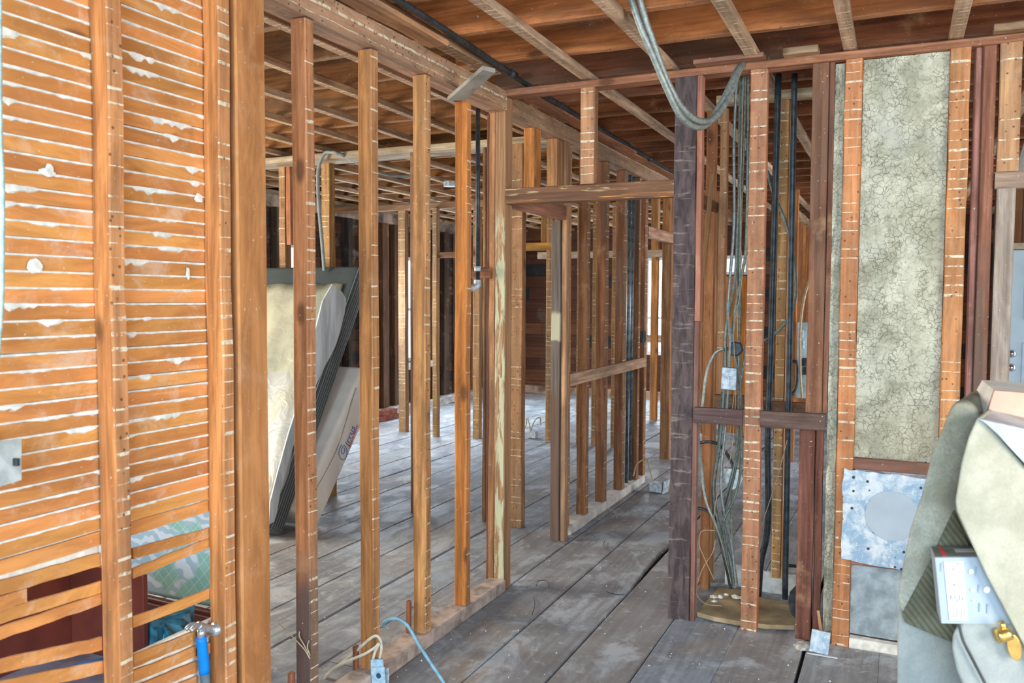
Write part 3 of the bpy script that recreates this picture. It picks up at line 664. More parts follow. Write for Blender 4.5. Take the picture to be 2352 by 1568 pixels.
# ================================================================== CHASE BEHIND (y 3.95 .. 4.45)
def rear(px0, px1, py, y, z0, z1, name, label, col, cat='stud', dep=.05, **kw):
    a = at(px0, py, 'y', y).x; b = at(px1, py, 'y', y).x
    return timber(name, label, cat, (a, y, z0), (b, y+dep, z1), col=col, **kw)
rear(1615, 1636, 800, 4.32, 0, 2.45, 'wall_stud', 'brown rear chase stud just right of the blackened post', (.36, .16, .07))
rear(1624, 1645, 800, 4.44, 0, 2.06, 'wall_stud', 'tan rear chase stud with a pale edge', TAN)
rear(1648, 1664, 700, 4.30, .9, 2.45, 'wall_stud', 'narrow nail-pocked rear chase stud behind the cables', (.34, .17, .08), face='-y', amount=.2)
rear(1787, 1809, 500, 4.32, .11, 2.47, 'wall_stud', 'amber rear stud with regular lines between the black pipes', (.52, .29, .09), face='-y', amount=.55, dep=.045)
rear(1811, 1815, 500, 4.31, .11, 2.47, 'post_strip', 'thin pale edge strip beside the amber rear stud', (.62, .34, .2), cat='strip', dep=.03)
timber('top_plate', 'pale-edged rear top plate above the cable chase', 'plate', (-.86, 4.30, 2.47), (-.28, 4.37, 2.515), col=(.42, .33, .22))
timber('crossbar', 'dark rear block behind the cable bundle', 'block', (-.84, 4.28, .95), (-.63, 4.31, 1.02), col=(.16, .09, .05))
timber('crossbar', 'dark rear block behind the black pipes', 'block', (-.60, 4.27, .93), (-.395, 4.30, 1.0), col=(.18, .09, .05))
beam('leaning_slat', 'thin slat leaning behind the reddish post strip', 'slat', at(1614, 640, 'y', 4.15), at(1636, 400, 'y', 4.15), .022, .01, col=(.42, .23, .1), upv=(0, 1, 0))
beam('leaning_slat', 'pale split slat low behind the blackened post', 'slat', at(1612, 935, 'y', 4.12), at(1603, 830, 'y', 4.12), .016, .008, col=(.7, .42, .22), upv=(0, 1, 0))
beam('wall_block', 'angled wooden block high behind the reddish post strip', 'block', at(1612, 462, 'y', 4.2), at(1640, 478, 'y', 4.35), .05, .05, col=(.22, .11, .06))
for q, (x0, x1, r_, n_) in enumerate([((1788, 170), (1756, 1310), .0165, 'left'), ((1825, 170), (1803, 1375), .0150, 'right')]):
    a = at(*x0, 'y', 4.16); b = at(*x1, 'y', 4.16); b.z = max(b.z, .03)
    if q == 0: pts_ = [a, a.lerp(b, .5), at(1764, 1000, 'y', 4.16), at(1764, 1200, 'y', 4.16), at(1748, 1290, 'y', 4.16), at(1742, 1368, 'y', 4.16)]
    else: pts_ = [a, a.lerp(b, .33), a.lerp(b, .66), b]
    o = tube('iron_pipe', pts_, r_*.92, M_iron, '%s one of the two vertical black iron pipes in the chase' % n_, 'pipe', group='vertical black pipes')
# flexible cables falling through the chase
ch = [
 [(1693, 168), (1686, 330), (1686, 520), (1672, 700), (1677, 790), (1668, 960), (1656, 1100), (1664, 1180), (1680, 1250), (1690, 1345)],
 [(1706, 165), (1702, 330), (1694, 520), (1688, 640), (1668, 760), (1666, 850), (1654, 1010), (1640, 1120), (1650, 1200), (1676, 1280), (1686, 1345)],
 [(1712, 165), (1708, 350), (1700, 560), (1700, 700), (1696, 830), (1702, 930), (1694, 1050), (1672, 1150), (1660, 1200), (1672, 1290), (1684, 1350)],
 [(1718, 165), (1717, 360), (1714, 560), (1702, 640), (1684, 750), (1690, 830), (1699, 900), (1698, 1010), (1684, 1080), (1662, 1160), (1662, 1180)],
 [(1700, 165), (1698, 400), (1694, 600), (1697, 800), (1697, 940), (1687, 1080), (1680, 1180), (1682, 1260), (1693, 1348)],
 [(1721, 300), (1720, 600), (1716, 760), (1706, 850), (1700, 900), (1702, 1060), (1688, 1140), (1662, 1200), (1668, 1260), (1680, 1340)],
 [(1662, 800), (1640, 815), (1622, 860), (1612, 950), (1604, 1000), (1612, 1080), (1622, 1150), (1650, 1220), (1676, 1300), (1688, 1350)],
 [(1660, 900), (1655, 960), (1648, 1050), (1640, 1100), (1638, 1160), (1652, 1230), (1668, 1300), (1678, 1350)],
 [(1598, 1165), (1622, 1172), (1640, 1190), (1656, 1230), (1672, 1300), (1682, 1352)],
 [(1604, 1018), (1625, 1014), (1650, 1020), (1668, 1040), (1684, 1075), (1678, 1120), (1664, 1160)],
]
cl = ['armoured cable at the left of the chase bundle, thickest at its top', 'green-grey cable crossing under the steel box', 'cable second in from the middle stud at the top of the bundle', 'cable hugging the middle chase stud at the top', 'cable through the centre of the black tape knot', 'cable emerging behind the middle stud and swinging left', 'cable bowing out to the left around the steel box', 'cable leaving the steel box downwards', 'short cable reaching in from the blackened post low down', 'short cable crossing sideways just under the dark crossbar']
for q, c_ in enumerate(ch):
    yb = 4.00+.018*(q % 5)
    P_ = [at(x, y, 'y', yb+.02*math.sin(i*1.7+q)) for i, (x, y) in enumerate(c_)]
    for p_ in P_: p_.z = max(p_.z, .05)
    tube('armoured_cable', P_, .0078 if q not in (2, 5) else .0062, [M_flex, M_flexgreen, M_flexgreen, M_flexgreen, M_flexgreen, M_flexgreen, M_flex, M_iron, M_iron, M_iron][q], cl[q], 'cable', group='cables in the chase', rib=.010 if q in (0, 1, 2, 3, 4, 6) else 0, sides=7)
for q, c_ in enumerate([[(1708, 170), (1700, 500), (1704, 640), (1686, 760), (1690, 900), (1678, 1050), (1652, 1120), (1640, 1190), (1656, 1240), (1680, 1340)], [(1690, 870), (1680, 960), (1676, 1000), (1664, 1040), (1650, 1100)], [(1644, 1218), (1612, 1220), (1606, 1250), (1622, 1290), (1640, 1330)], [(1644, 1240), (1636, 1270), (1612, 1310), (1600, 1360), (1620, 1392), (1660, 1396)]]):
    P_ = [at(x, y, 'y', 3.99+.01*q) for x, y in c_]
    for p_ in P_: p_.z = max(p_.z, .035)
    tube('thin_wire', P_, .0022, M_thincable, ['thin tan wire running the whole height of the cable bundle', 'short tan wire below the steel box', 'loose looped wire beside the rear stud foot', 'thin wire trailing onto the tan floor sheet'][q], 'wire', sides=5)
# cable swinging out behind the black pipes
tube('armoured_cable', [at(*p, 'y', 4.24) for p in [(1763, 392), (1775, 440), (1800, 500), (1818, 560), (1828, 640), (1826, 690), (1816, 725)]]+[at(*p, 'y', 4.23) for p in [(1800, 745), (1778, 768), (1755, 782)]], .0078, M_flexgreen, 'armoured cable looping behind the two black pipes', 'cable', rib=.010, sides=7)
tube('thin_wire', [at(*p, 'y', 4.05) for p in [(1808, 1010), (1790, 1080), (1768, 1150), (1752, 1200), (1742, 1250)]], .002, M_thincable, 'thin wire slanting across the right half of the chase', 'wire', sides=5)
knot = prism('taped_joint', [at(x, y, 'y', 4.02) for x, y in [(1668, 800), (1682, 784), (1700, 788), (1706, 806), (1694, 818), (1676, 816)]], (0, .04, 0), M_iron, bevel=.006, label='black taped lump where the cables meet above the steel box', cat='cable joint')
sb = empty('junction_box', at(1675, 895, 'y', 3.96), 'grey steel switch box tied into the cable bundle', 'electrical box')
q0 = [at(x, y, 'y', 3.955) for x, y in [(1658, 843), (1692, 846), (1690, 897), (1655, 893)]]
prism('box_body', q0, (0, .04, 0), M_galv, parent=sb, bevel=.003)
prism('switch_toggle', [at(x, y, 'y', 3.944) for x, y in [(1671, 864), (1676, 864), (1676, 879), (1671, 879)]], (0, .012, 0), M_white, parent=sb, bevel=.001)
q0 = [at(x, y, 'y', 4.06) for x, y in [(1662, 1075), (1700, 1078), (1706, 1100), (1700, 1118), (1680, 1125), (1664, 1110)]]
prism('broken_box', q0, (0, .035, 0), M_galv, bevel=.002, label='smashed open steel box among the lower cables', cat='electrical box')
# tan sheet, white skirting and black flap at the chase foot
M_tan = plain('tan_cardboard', (.36, .27, .15), .8, 0, .35, 6)
prism('floor_sheet', [at(x, y, 'z', .03) for x, y in [(1600, 1405), (1612, 1392), (1650, 1348), (1698, 1352), (1760, 1375), (1810, 1382), (1826, 1420), (1826, 1436), (1760, 1434), (1690, 1425), (1640, 1416)]], (0, 0, -.022), M_tan, bevel=.003, label='tan cardboard sheet lying on the floor of the chase', cat='cardboard')
timber('trim_3', None, None, (-.80, 4.43, 0), (-.645, 4.45, .115), mat=M_white)['kind'] = 'structure'
timber('trim_4', None, None, (-.63, 4.40, 0), (-.385, 4.42, .11), mat=M_white)['kind'] = 'structure'
prism('black_flap', [at(x, y, 'y', 4.0) for x, y in [(1830, 1342), (1814, 1360), (1810, 1385), (1818, 1412), (1832, 1422)]], (.0, .012, 0), M_iron, label='curved black flap behind the dark purple-brown stud foot', cat='rubber flap', bevel=.002)
tube('thin_pipe', [at(1790, 1297, 'y', 4.35), at(1832, 1300, 'y', 4.35)], .008, M_iron, 'short horizontal pipe low in the chase', 'pipe', straight=True)
for q in range(7):
    x, y = -.80+.02*q+rnd.uniform(-.02, .02), 4.08+rnd.uniform(-.04, .12)
    bm = bmesh.new(); bmesh.ops.create_icosphere(bm, subdivisions=1, radius=rnd.uniform(.015, .03))
    for vv in bm.verts: vv.co *= rnd.uniform(.6, 1.1); vv.co.z = abs(vv.co.z)*.7
    me = bpy.data.meshes.new('plaster_lump'); bm.to_mesh(me); bm.free()
    tag(link('plaster_lump', me, M_plaster, (x, y, .03)), 'plaster lump in the white heap at the foot of the cables', 'rubble', 'heap of plaster lumps')

# two loose flexible conduits hanging from the ceiling
yc = 3.25
A = [(1437, -40), (1470, 60), (1500, 130), (1532, 205), (1560, 262), (1583, 285), (1605, 292), (1628, 282), (1655, 240), (1680, 190), (1694, 160), (1705, 148)]
B = [(1462, -40), (1478, 30), (1505, 110), (1530, 180), (1560, 238), (1590, 270), (1615, 279), (1640, 272), (1665, 240), (1684, 200), (1696, 165), (1706, 148)]
for q, c_ in enumerate((A, B)):
    n_ = len(c_); P_ = [at(x, y, 'y', 3.05+(3.83-3.05)*(i/(n_-1))**1.3) for i, (x, y) in enumerate(c_)]
    tube('flexible_conduit', P_, .0135, M_flex, ['outer, lower-hanging one of the two looped grey conduits', 'inner, higher one of the two looped grey conduits'][q], 'conduit', group='looped grey conduits', rib=.009, sides=10)

M_pipe2 = plain('grey_iron_pipe', (.11, .135, .145), .4, .4, .4, 30)
# ================================================================== FAR STUD WALL (x = -1.87) beyond the doorway
FX0, FX1 = -1.935, -1.87
timber('bottom_plate', 'whitened floor plate under the far stretch of stud wall', 'plate', (-1.965, 4.95, 0), (-1.862, 6.66, .062), mat=plain('dusty_plate', (.56, .51, .46), .85, 0, .25, 12))
timber('top_plate', 'top plate running away above the far stud wall', 'plate', (-1.955, 3.95, 2.45), (-1.86, 10.6, 2.55), col=(.40, .24, .15), face='+x', amount=.3)
timber('door_header', 'reddish header of the side doorway left of the dark post', 'header', (-1.905, 3.94, 1.975), (-1.85, 4.80, 2.06), col=(.40, .19, .12))
timber('wall_stud', 'cripple stud over the side doorway', 'stud', (-1.94, 4.36, 2.062), (-1.87, 4.45, 2.45), col=OR)
timber('wall_stud', 'rough double cripple stud over the end of the side doorway', 'stud', (-1.94, 4.70, 2.06), (-1.87, 4.86, 2.449), col=(.42, .22, .09))
k = NT('grey_painted_post'); v = k.obj(); p = k.sep(v); g = k.noise(k.vmath('MULTIPLY', v, (30, 30, 1.2)), 2.5, 4)
c = k.mix(k.step(g, .3, .7), (.11, .085, .07), (.20, .16, .13)); zz = k.math('ADD', p[2], k.math('MULTIPLY', k.noise(v, 14), .06))
c = k.mix(k.math('MULTIPLY', k.step(zz, 1.26, 1.28), k.step(zz, 1.46, 1.42)), c, (.50, .47, .33))
c = k.mix(k.math('MULTIPLY', k.step(zz, 1.0, .9), .6), c, (.15, .08, .05)); M_gpost = k.fin(c, .8)
timber('door_post', 'grey-brown painted post of the side doorway', 'post', (-1.945, 4.80, 0), (-1.885, 4.868, 1.975), mat=M_gpost)
timber('wall_stud', 'light orange stud against the grey-brown post', 'stud', (-1.883, 4.81, 0), (-1.848, 4.865, 2.449), col=(.55, .30, .17))
timber('wall_stud', 'notched stud right behind the grey-brown post', 'stud', (-1.94, 4.89, .062), (-1.868, 4.945, 2.449), col=(.46, .23, .10), face='+x', amount=.25)
for i, (y, w) in enumerate([(5.245, .058), (5.625, .07), (6.05, .075), (6.452, .05), (6.63, .07)]):
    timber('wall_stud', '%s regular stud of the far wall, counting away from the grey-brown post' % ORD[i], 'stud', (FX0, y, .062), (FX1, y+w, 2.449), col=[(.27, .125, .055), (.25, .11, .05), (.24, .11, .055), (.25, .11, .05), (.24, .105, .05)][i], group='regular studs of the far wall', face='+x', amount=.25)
timber('wall_rail', 'let-in rail crossing the far studs at hip height', 'rail', (-1.868, 4.90, .955), (-1.846, 6.61, 1.032), col=(.58, .38, .25), jit=.001)
for q, y in enumerate([6.32, 6.42]):
    tube('iron_pipe', [(-1.915, y, .0), (-1.915, y, 2.78)], .0135, M_pipe2, ['nearer', 'farther'][q]+' of the two dark pipes between the far studs', 'pipe', group='pipes in the far wall', straight=True, sides=12)
timber('wall_block', 'dark switch box high on the last far stud', 'electrical box', (-1.90, 6.58, 1.15), (-1.862, 6.64, 1.24), mat=M_iron)
timber('door_header', 'pale header of the far doorway behind the blackened post', 'header', (-1.92, 6.70, 2.0), (-1.865, 7.72, 2.09), col=(.46, .27, .17))
for i, y in enumerate([7.02, 7.42]):
    timber('wall_stud', ['nearer', 'farther'][i]+' cripple stud over the far doorway', 'stud', (FX0, y, 2.092), (FX1, y+.05, 2.449), col=(.44, .22, .08))
timber('wall_stud', 'patchy stud with pale plaster stains beside the blackened post', 'stud', (-2.02, 7.72, 0), (-1.93, 7.78, 2.449), col=(.33, .17, .085), dirt=.4)
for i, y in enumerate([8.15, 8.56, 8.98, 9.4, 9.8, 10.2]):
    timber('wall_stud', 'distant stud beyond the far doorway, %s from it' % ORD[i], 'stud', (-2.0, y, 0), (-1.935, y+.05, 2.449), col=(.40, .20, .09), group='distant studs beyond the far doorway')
# splintered boards along the ceiling beside that wall
for q, (y0, y1, x, lb) in enumerate([(4.05, 5.95, -1.80, 'splintered board nearer the doorway wall'), (5.3, 6.2, -1.83, 'overlapping middle splintered board'), (6.2, 9.3, -1.83, 'farthest splintered board')]):
    timber('ceiling_plank', lb+' above the far stud wall', 'plank', (x-.04, y0, 2.552), (x+.05, y1, 2.58), col=(.44, .20, .10), jit=.004)
# ================================================================== LEFT ROOM
# partition D at y = 5.0
timber('top_plate', 'pale-edged partition plate crossing the left room', 'plate', (-5.98, 4.97, 2.49), (-1.96, 5.20, 2.535), col=(.50, .42, .30), jit=.002)
def dst(px0, px1, py, y, z0, z1, lb, col=(.38, .19, .08), dep=.07, **kw):
    a = at(px0, py, 'y', y).x; b = at(px1, py, 'y', y).x
    return timber('wall_stud', lb, 'stud', (a, y, z0), (b, y+dep, z1), col=col, **kw)
dst(640, 655, 500, 5.13, 0, 2.49, 'partition stud behind the mattresses, beside the square post', (.30, .16, .06), face='-y', amount=.2)
dst(656, 667, 500, 5.14, 1.9, 2.49, 'short reddish scab beside the partition stud near the square post', (.42, .17, .08))
dst(738, 757, 500, 5.13, 0, 2.49, 'partition stud with a grey cable beside it', (.36, .20, .07), face='-y', amount=.2, dep=.07)
timber('wall_stud', 'partition stud mostly hidden by the light brown wall stud', 'stud', (-3.07, 4.99, 0), (-3.0, 5.06, 2.49), col=(.3, .15, .08))
timber('wall_stud', 'lined partition stud seen through the side doorway', 'stud', (-2.30, 4.97, 0), (-2.215, 5.03, 2.49), col=(.34, .18, .085), face='-y', amount=.28)
dst(1108, 1114, 700, 5.0, 0, 2.49, 'dark partition stud just left of the corner post', (.22, .12, .06))
tube('grey_cable', [at(*p, 'y', 4.93) for p in [(745, 622), (740, 560), (733, 480), (730, 420), (733, 380), (746, 352), (765, 350), (775, 352)]]+[at(*p, 'z', 2.50) for p in [(800, 362), (850, 388), (900, 402), (960, 405)]], .013, plain('dull_grey_cable', (.22, .24, .23), .6, 0, .15, 20), 'grey cable hanging over the partition plate in the left room', 'cable')
# partition E at y = 7.9
E_ = [(915, 931, 8.0, 'stud in front of the tall left window'), (993, 1003, 7.88, 'slim stud between the left window and the corner'), (1086, 1101, 7.98, 'amber stud right behind the bright orange stud'), (1254, 1268, 8.1, 'stud behind the grey-brown painted post'), (1290, 1300, 8.1, 'stud hidden behind the notched stud'), (1325, 1340, 8.1, 'lined stud between the first two regular far studs'), (1360, 1369, 8.1, 'lined stud left of the second regular far stud'), (1405, 1414, 8.1, 'stud left of the third regular far stud')]
for (a, b, y, lb) in E_:
    dst(a, b, 700, y, 0, 2.46, 'distant partition '+lb, (.42, .22, .08), face='-y', amount=.3)
timber('top_plate', 'distant partition plate deep in the left room', 'plate', (-5.98, 7.93, 2.46), (-2.0, 8.0, 2.53), col=(.40, .22, .11))
timber('door_header', 'amber header of the distant partition doorway', 'header', (-4.05, 8.1, 2.00), (-3.25, 8.16, 2.08), col=(.50, .25, .05))
timber('door_header', 'dark rail between distant studs in front of the left corner', 'header', (-4.52, 7.9, 1.93), (-4.12, 7.95, 1.99), col=(.22, .11, .05))
dst(1242, 1254, 530, 8.12, 2.08, 2.46, 'distant cripple stud over the amber header', (.42, .22, .06))
timber('door_header', 'pale rail at the far end seen between regular far studs', 'header', (-4.0, 9.42, 1.98), (-2.0, 9.47, 2.06), col=(.50, .38, .28))
for i, (x, y) in enumerate([(-2.79, 10.15), (-2.74, 10.7), (-3.4, 10.9), (-2.4, 11.2)]):
    timber('wall_stud', ['amber distant stud left of the back-window light', 'amber distant stud in front of the back window', 'slim distant stud at the left of the back window', 'slim distant stud at the right of the back window'][i], 'stud', (x, y, 0), (x+.09, y+.05, 2.56), col=(.50, .23, .07))
timber('wall_rail', 'pale rail across the back window', 'rail', (-3.45, 10.95, .92), (-2.75, 10.98, 1.02), col=(.46, .30, .22))
# outer left wall framing
timber('wall_beam', 'patchy whitened beam along the top of the outer left wall', 'beam', (-5.99, 4.2, 2.44), (-5.90, 12.3, 2.585), mat=plain('patchy_beam', (.34, .25, .19), .85, 0, .7, 5), jit=.006)
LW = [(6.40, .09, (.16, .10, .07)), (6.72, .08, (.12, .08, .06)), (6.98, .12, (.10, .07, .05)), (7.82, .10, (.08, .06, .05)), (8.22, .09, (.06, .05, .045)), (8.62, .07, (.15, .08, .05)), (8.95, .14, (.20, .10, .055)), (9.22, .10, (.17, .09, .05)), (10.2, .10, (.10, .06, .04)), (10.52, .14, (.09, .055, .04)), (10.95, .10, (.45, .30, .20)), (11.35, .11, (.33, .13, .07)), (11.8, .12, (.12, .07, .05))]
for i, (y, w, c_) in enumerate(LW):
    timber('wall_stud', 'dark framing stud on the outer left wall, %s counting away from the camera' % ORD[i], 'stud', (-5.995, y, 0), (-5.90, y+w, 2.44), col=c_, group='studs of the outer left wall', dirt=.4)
timber('window_ledge', 'whitish ledge under the tall left window', 'ledge', (-5.99, 9.33, .555), (-5.86, 10.18, .635), mat=M_white)
for q, (y, z, a) in enumerate([(8.55, 0, .1), (8.70, 0, -.15), (8.85, 0, .2), (8.62, .065, -.1), (8.8, .066, .25)]):
    o = box('brick', (-.10, -.05, 0), (.10, .05, .062), plain('red_brick', (.30, .10, .07), .9, 0, .35, 25), bevel=.004)
    o.location = (-5.72, y, z); o.rotation_euler = (0, 0, a+1.2)
    tag(o, ['red brick on the floor nearest the camera by the left wall', 'middle red brick on the floor by the left wall', 'red brick on the floor farthest along the left wall', 'upper red brick at the near end of the small pile', 'upper red brick at the far end of the small pile'][q], 'brick', 'small pile of bricks')
# octagonal ceiling box
ob = at(1034, 428, 'z', 2.50)
prism('ceiling_box', [ob+Vector((.06*math.cos(math.pi*i/4+.4), .06*math.sin(math.pi*i/4+.4), 0)) for i in range(8)], (0, 0, .045), M_galv, bevel=.003, label='eight-sided steel box hanging from the left room ceiling', cat='electrical box')
# floor boxes with wires
for q, (px, py, sc_) in enumerate([(1223, 1006, 1.0), (1508, 1130, 1.0)]):
    c = at(px, py, 'z', 0)
    b = empty('junction_box', c, ['small blue-grey junction box on the floor of the left room', 'white junction box lying on the floor before the far doorway'][q], 'electrical box')
    prism('box_body', [c+Vector(v_) for v_ in ((-.05, -.03, .004), (.05, -.04, .004), (.055, .03, .004), (-.045, .04, .004))], (0, 0, .075), M_galv, parent=b, bevel=.004)
    if q == 1: prism('box_lid', [c+Vector(v_) for v_ in ((.06, -.06, .004), (.075, .05, .004), (.085, .06, .10), (.07, -.05, .10))], (.006, 0, 0), M_galv, parent=b)
    w_ = [c+Vector((-.03, .02, .08)), c+Vector((-.06, .04, .16)), c+Vector((-.11, .10, .20)), c+Vector((-.16, .2, .12)), c+Vector((-.22, .3, .06))] if q == 0 else [c+Vector((-.03, 0, .08)), c+Vector((-.06, .0, .19)), c+Vector((-.09, .03, .245)), c+Vector((-.17, .04, .20)), c+Vector((-.20, .04, .10))]
    tube('lead_wire', w_, .006, M_thincable, parent=b)
    if q == 0: tube('lead_wire', [c+Vector((-.02, .0, .08)), c+Vector((-.02, .1, .17)), c+Vector((.0, .2, .20)), c+Vector((-.03, .3, .1))], .006, M_thincable, parent=b)

# ------------------------------------------------------------------ mattresses
def slab(x0, x1, y0, z0, tilt, thick, length, name, label, mat):
    """leans back: bottom rear edge at (y0, z0)"""
    d = Vector((0, math.sin(tilt), math.cos(tilt))); n = Vector((0, -math.cos(tilt), math.sin(tilt)))
    base = Vector((x1, y0, z0)); e = empty(name, base, label, 'mattress')
    bm = bmesh.new(); bmesh.ops.create_cube(bm, size=1)
    for v_ in bm.verts: v_.co = Vector((v_.co.x*(x1-x0)-(x1-x0)/2, 0, 0))+d*((v_.co.z+.5)*length)+n*((.5-v_.co.y)*thick)
    bmesh.ops.recalc_face_normals(bm, faces=bm.faces)
    bmesh.ops.bevel(bm, geom=bm.edges[:], offset=.035, segments=4, profile=.5, affect='EDGES')
    me = bpy.data.meshes.new('body'); bm.to_mesh(me); bm.free(); o = link('body', me, mat, base, e, True)
    return e, base, d, n, o
k = NT('charcoal_pinstripe_ticking'); v = k.obj(); p = k.sep(v)
ang = math.radians(31.0)
s_ = k.math('DIVIDE', k.math('ADD', k.math('MULTIPLY', p[1], -math.cos(ang)), k.math('MULTIPLY', p[2], math.sin(ang))), .021)
ln = k.math('LESS_THAN', k.math('FRACT', k.math('ADD', s_, 50.0)), .13)
geo = k.node('ShaderNodeNewGeometry'); ln = k.math('MULTIPLY', ln, k.step(k.sep(geo.outputs['Normal'])[0], .3, .6))
c = k.mix(k.noise(v, 8, 4), (.035, .045, .048), (.08, .10, .105)); c = k.mix(k.math('MULTIPLY', ln, .8), c, (.42, .47, .48)); M_tick = k.fin(c, .55, 0, .4)
M_creamfab = plain('cream_mattress_border', (.80, .76, .68), .8, 0, .08, 5)
e1, b1, d1_, n1_, _ = slab(-4.85, -3.47, 4.125, 0.0, math.radians(31.0), .155, 1.93, 'box_spring', 'dark pinstriped box spring leaning in the left room, half covered by plastic', M_tick)
e2, b2, d2_, n2_, body2 = slab(-4.75, -3.40, 4.385, 0.0, math.radians(40), .245, 1.13, 'mattress', 'cream mattress with blue and red lettering behind the box spring', M_creamfab)
# plastic cover hanging over the front of the box spring
k = NT('milky_plastic'); v = k.obj(); n = k.noise(k.vmath('MULTIPLY', v, (1, 1, .35)), 4, 4, .6, .6)
c = k.mix(k.step(n, .3, .7), (.27, .28, .22), (.44, .43, .32)); c = k.mix(k.step(k.noise(v, 1.6), .5, .6), c, (.33, .35, .34))
k.bump(k.noise(v, 6, 3, .6, 1.0), .5, .02); M_plastic = k.fin(c, .35, 0, .5)
k = NT('clear_grey_plastic'); v = k.obj(); n = k.noise(k.vmath('MULTIPLY', v, (1, 2.5, .35)), 6, 4, .6, .6)
c = k.mix(k.step(n, .3, .7), (.40, .47, .50), (.66, .72, .74)); k.bump(n, .5, .02); M_plastic2 = k.fin(c, .35, 0, .5)
def pl(y_t, u, w=0.0): return b1+d1_*u+n1_*(.155+w)+Vector((y_t, 0, 0))
vs, fs = [], []; nx, nu = 26, 22; r = random.Random(9)
for i in range(nx+1):
    for j in range(nu+1):
        x = -1.38+1.38*i/nx; u = .06+1.70*j/nu
        xx = x-.035+(.05*math.sin(j*.5) if i == nx else 0)
        vs.append(pl(xx, u, .012+.010*math.sin(i*1.3+j*.35)+.008*r.random()))
for i in range(nx):
    for j in range(nu): a = i*(nu+1)+j; fs.append((a, a+nu+1, a+nu+2, a+1))
o = mesh('plastic_cover', vs, fs, M_plastic, e1, smooth=True); sm = o.modifiers.new('thick', 'SOLIDIFY'); sm.thickness = .003
# flap folded round the end
XE = -3.452
fl = [(764, 652), (785, 668), (796, 686), (792, 720), (782, 759), (773, 789), (761, 816), (749, 837), (734, 868), (725, 887), (700, 955), (673, 1028), (657, 1084), (644, 1134), (637, 1175), (630, 1198), (618, 1205), (622, 1150), (640, 1080), (662, 1000), (684, 930), (708, 840), (722, 770), (742, 690)]
P_ = [at(x, y, 'x', XE) for x, y in fl]; prism('plastic_flap', P_, (-.012, 0, 0), M_plastic2, parent=e1, bevel=.003)
# lettering on the mattress end
def text(body, size, loc, ux, uy, mat, parent, name, shear=0.0, ext=.0006):
    cu = bpy.data.curves.new(name, 'FONT'); cu.body = body; cu.size = size; cu.extrude = ext; cu.shear = shear; cu.resolution_u = 3
    o = bpy.data.objects.new(name, cu); COL.objects.link(o); cu.materials.append(mat)
    ux, uy = Vector(ux).normalized(), Vector(uy).normalized(); mm = Matrix((ux, uy, ux.cross(uy))).transposed().to_4x4()
    mm.translation = Vector(loc)-Vector(parent['_o']); dg = bpy.context.evaluated_depsgraph_get()
    me = bpy.data.meshes.new_from_object(o.evaluated_get(dg)); bpy.data.objects.remove(o)
    o = bpy.data.objects.new(name, me); COL.objects.link(o); o.parent = parent; o.matrix_basis = mm
    return o
M_blue = plain('blue_print', (.03, .17, .45), .6, 0, .05); M_red = plain('red_print', (.55, .03, .05), .6, 0, .05)
XT = -3.398
a = at(797, 1025, 'x', XT); b = at(816, 974, 'x', XT); ux = (b-a).normalized(); uy = Vector((0, -ux.z, ux.y))
if uy.y > 0: uy = -uy
text('irrus', .078, at(800, 1025, 'x', XT), ux, uy, M_blue, e2, 'brand_lettering')
text('BOS-O-PEDIC', .0285, at(804, 1028, 'x', XT), ux, uy, M_red, e2, 'small_lettering', ext=.001)
cpt = [(786, 1020), (783, 1024), (779, 1035), (779, 1046), (784, 1054), (790, 1055), (796, 1048), (797, 1036), (794, 1026), (791, 1023), (786, 1028), (784, 1036), (787, 1042), (791, 1038), (791, 1028)]
tube('brand_initial', [at(x, y, 'x', XT+.001) for x, y in cpt], .0022, M_blue, parent=e2, sides=5, n=4)
tube('piping', [at(x, y, 'x', XT) for x, y in [(726, 1122), (755, 1070), (778, 1020), (795, 965), (808, 920), (818, 890)]], .003, plain('grey_piping', (.30, .30, .27), .7), parent=e2, sides=6)

# ================================================================== BEHIND THE LATH WALL
k = NT('fern_print_fabric'); v = k.obj()
w = k.node('ShaderNodeTexWave', wave_type='RINGS'); k.put(w.inputs['Vector'], k.vmath('ADD', v, k.vmath('MULTIPLY', k.vmath('SUBTRACT', (0, 0, 0), (0, 0, 0)), (0, 0, 0)))); w.inputs['Scale'].default_value = 6; w.inputs['Distortion'].default_value = 14; w.inputs['Detail'].default_value = 3
pv_ = k.sep(v); br = k.node('ShaderNodeTexBrick'); k.put(br.inputs['Vector'], k.comb(k.math('ADD', pv_[0], pv_[2]), k.math('SUBTRACT', pv_[0], pv_[2]), 0.0)); br.inputs['Scale'].default_value = 9; br.offset = 0; br.inputs['Color1'].default_value = (.28, .55, .46, 1); br.inputs['Color2'].default_value = (.35, .62, .52, 1); br.inputs['Mortar'].default_value = (.72, .78, .76, 1); br.inputs['Mortar Size'].default_value = .012; br.inputs['Brick Width'].default_value = .5; br.inputs['Row Height'].default_value = .5
leaf = k.mix(k.step(w.outputs['Fac'], .35, .6), (.45, .60, .66), (.75, .82, .86))
c = k.mix(k.step(k.noise(v, 5, 2), .47, .53), br.outputs['Color'], leaf); M_fern = k.fin(c, .9)
M_mahog = plain('red_brown_mahogany', (.13, .032, .022), .3, 0, .25, 5, .5)
set_ = empty('settee', (-2.8, 2.6, 0), 'fern-patterned padded settee in a dark red moulded frame, behind the laths', 'settee')
prism('padded_back', [(-3.08, 2.50, .26), (-2.38, 2.50, .26), (-2.38, 2.50, .92), (-3.16, 2.50, .92)], (0, .09, 0), M_fern, parent=set_, bevel=.02)
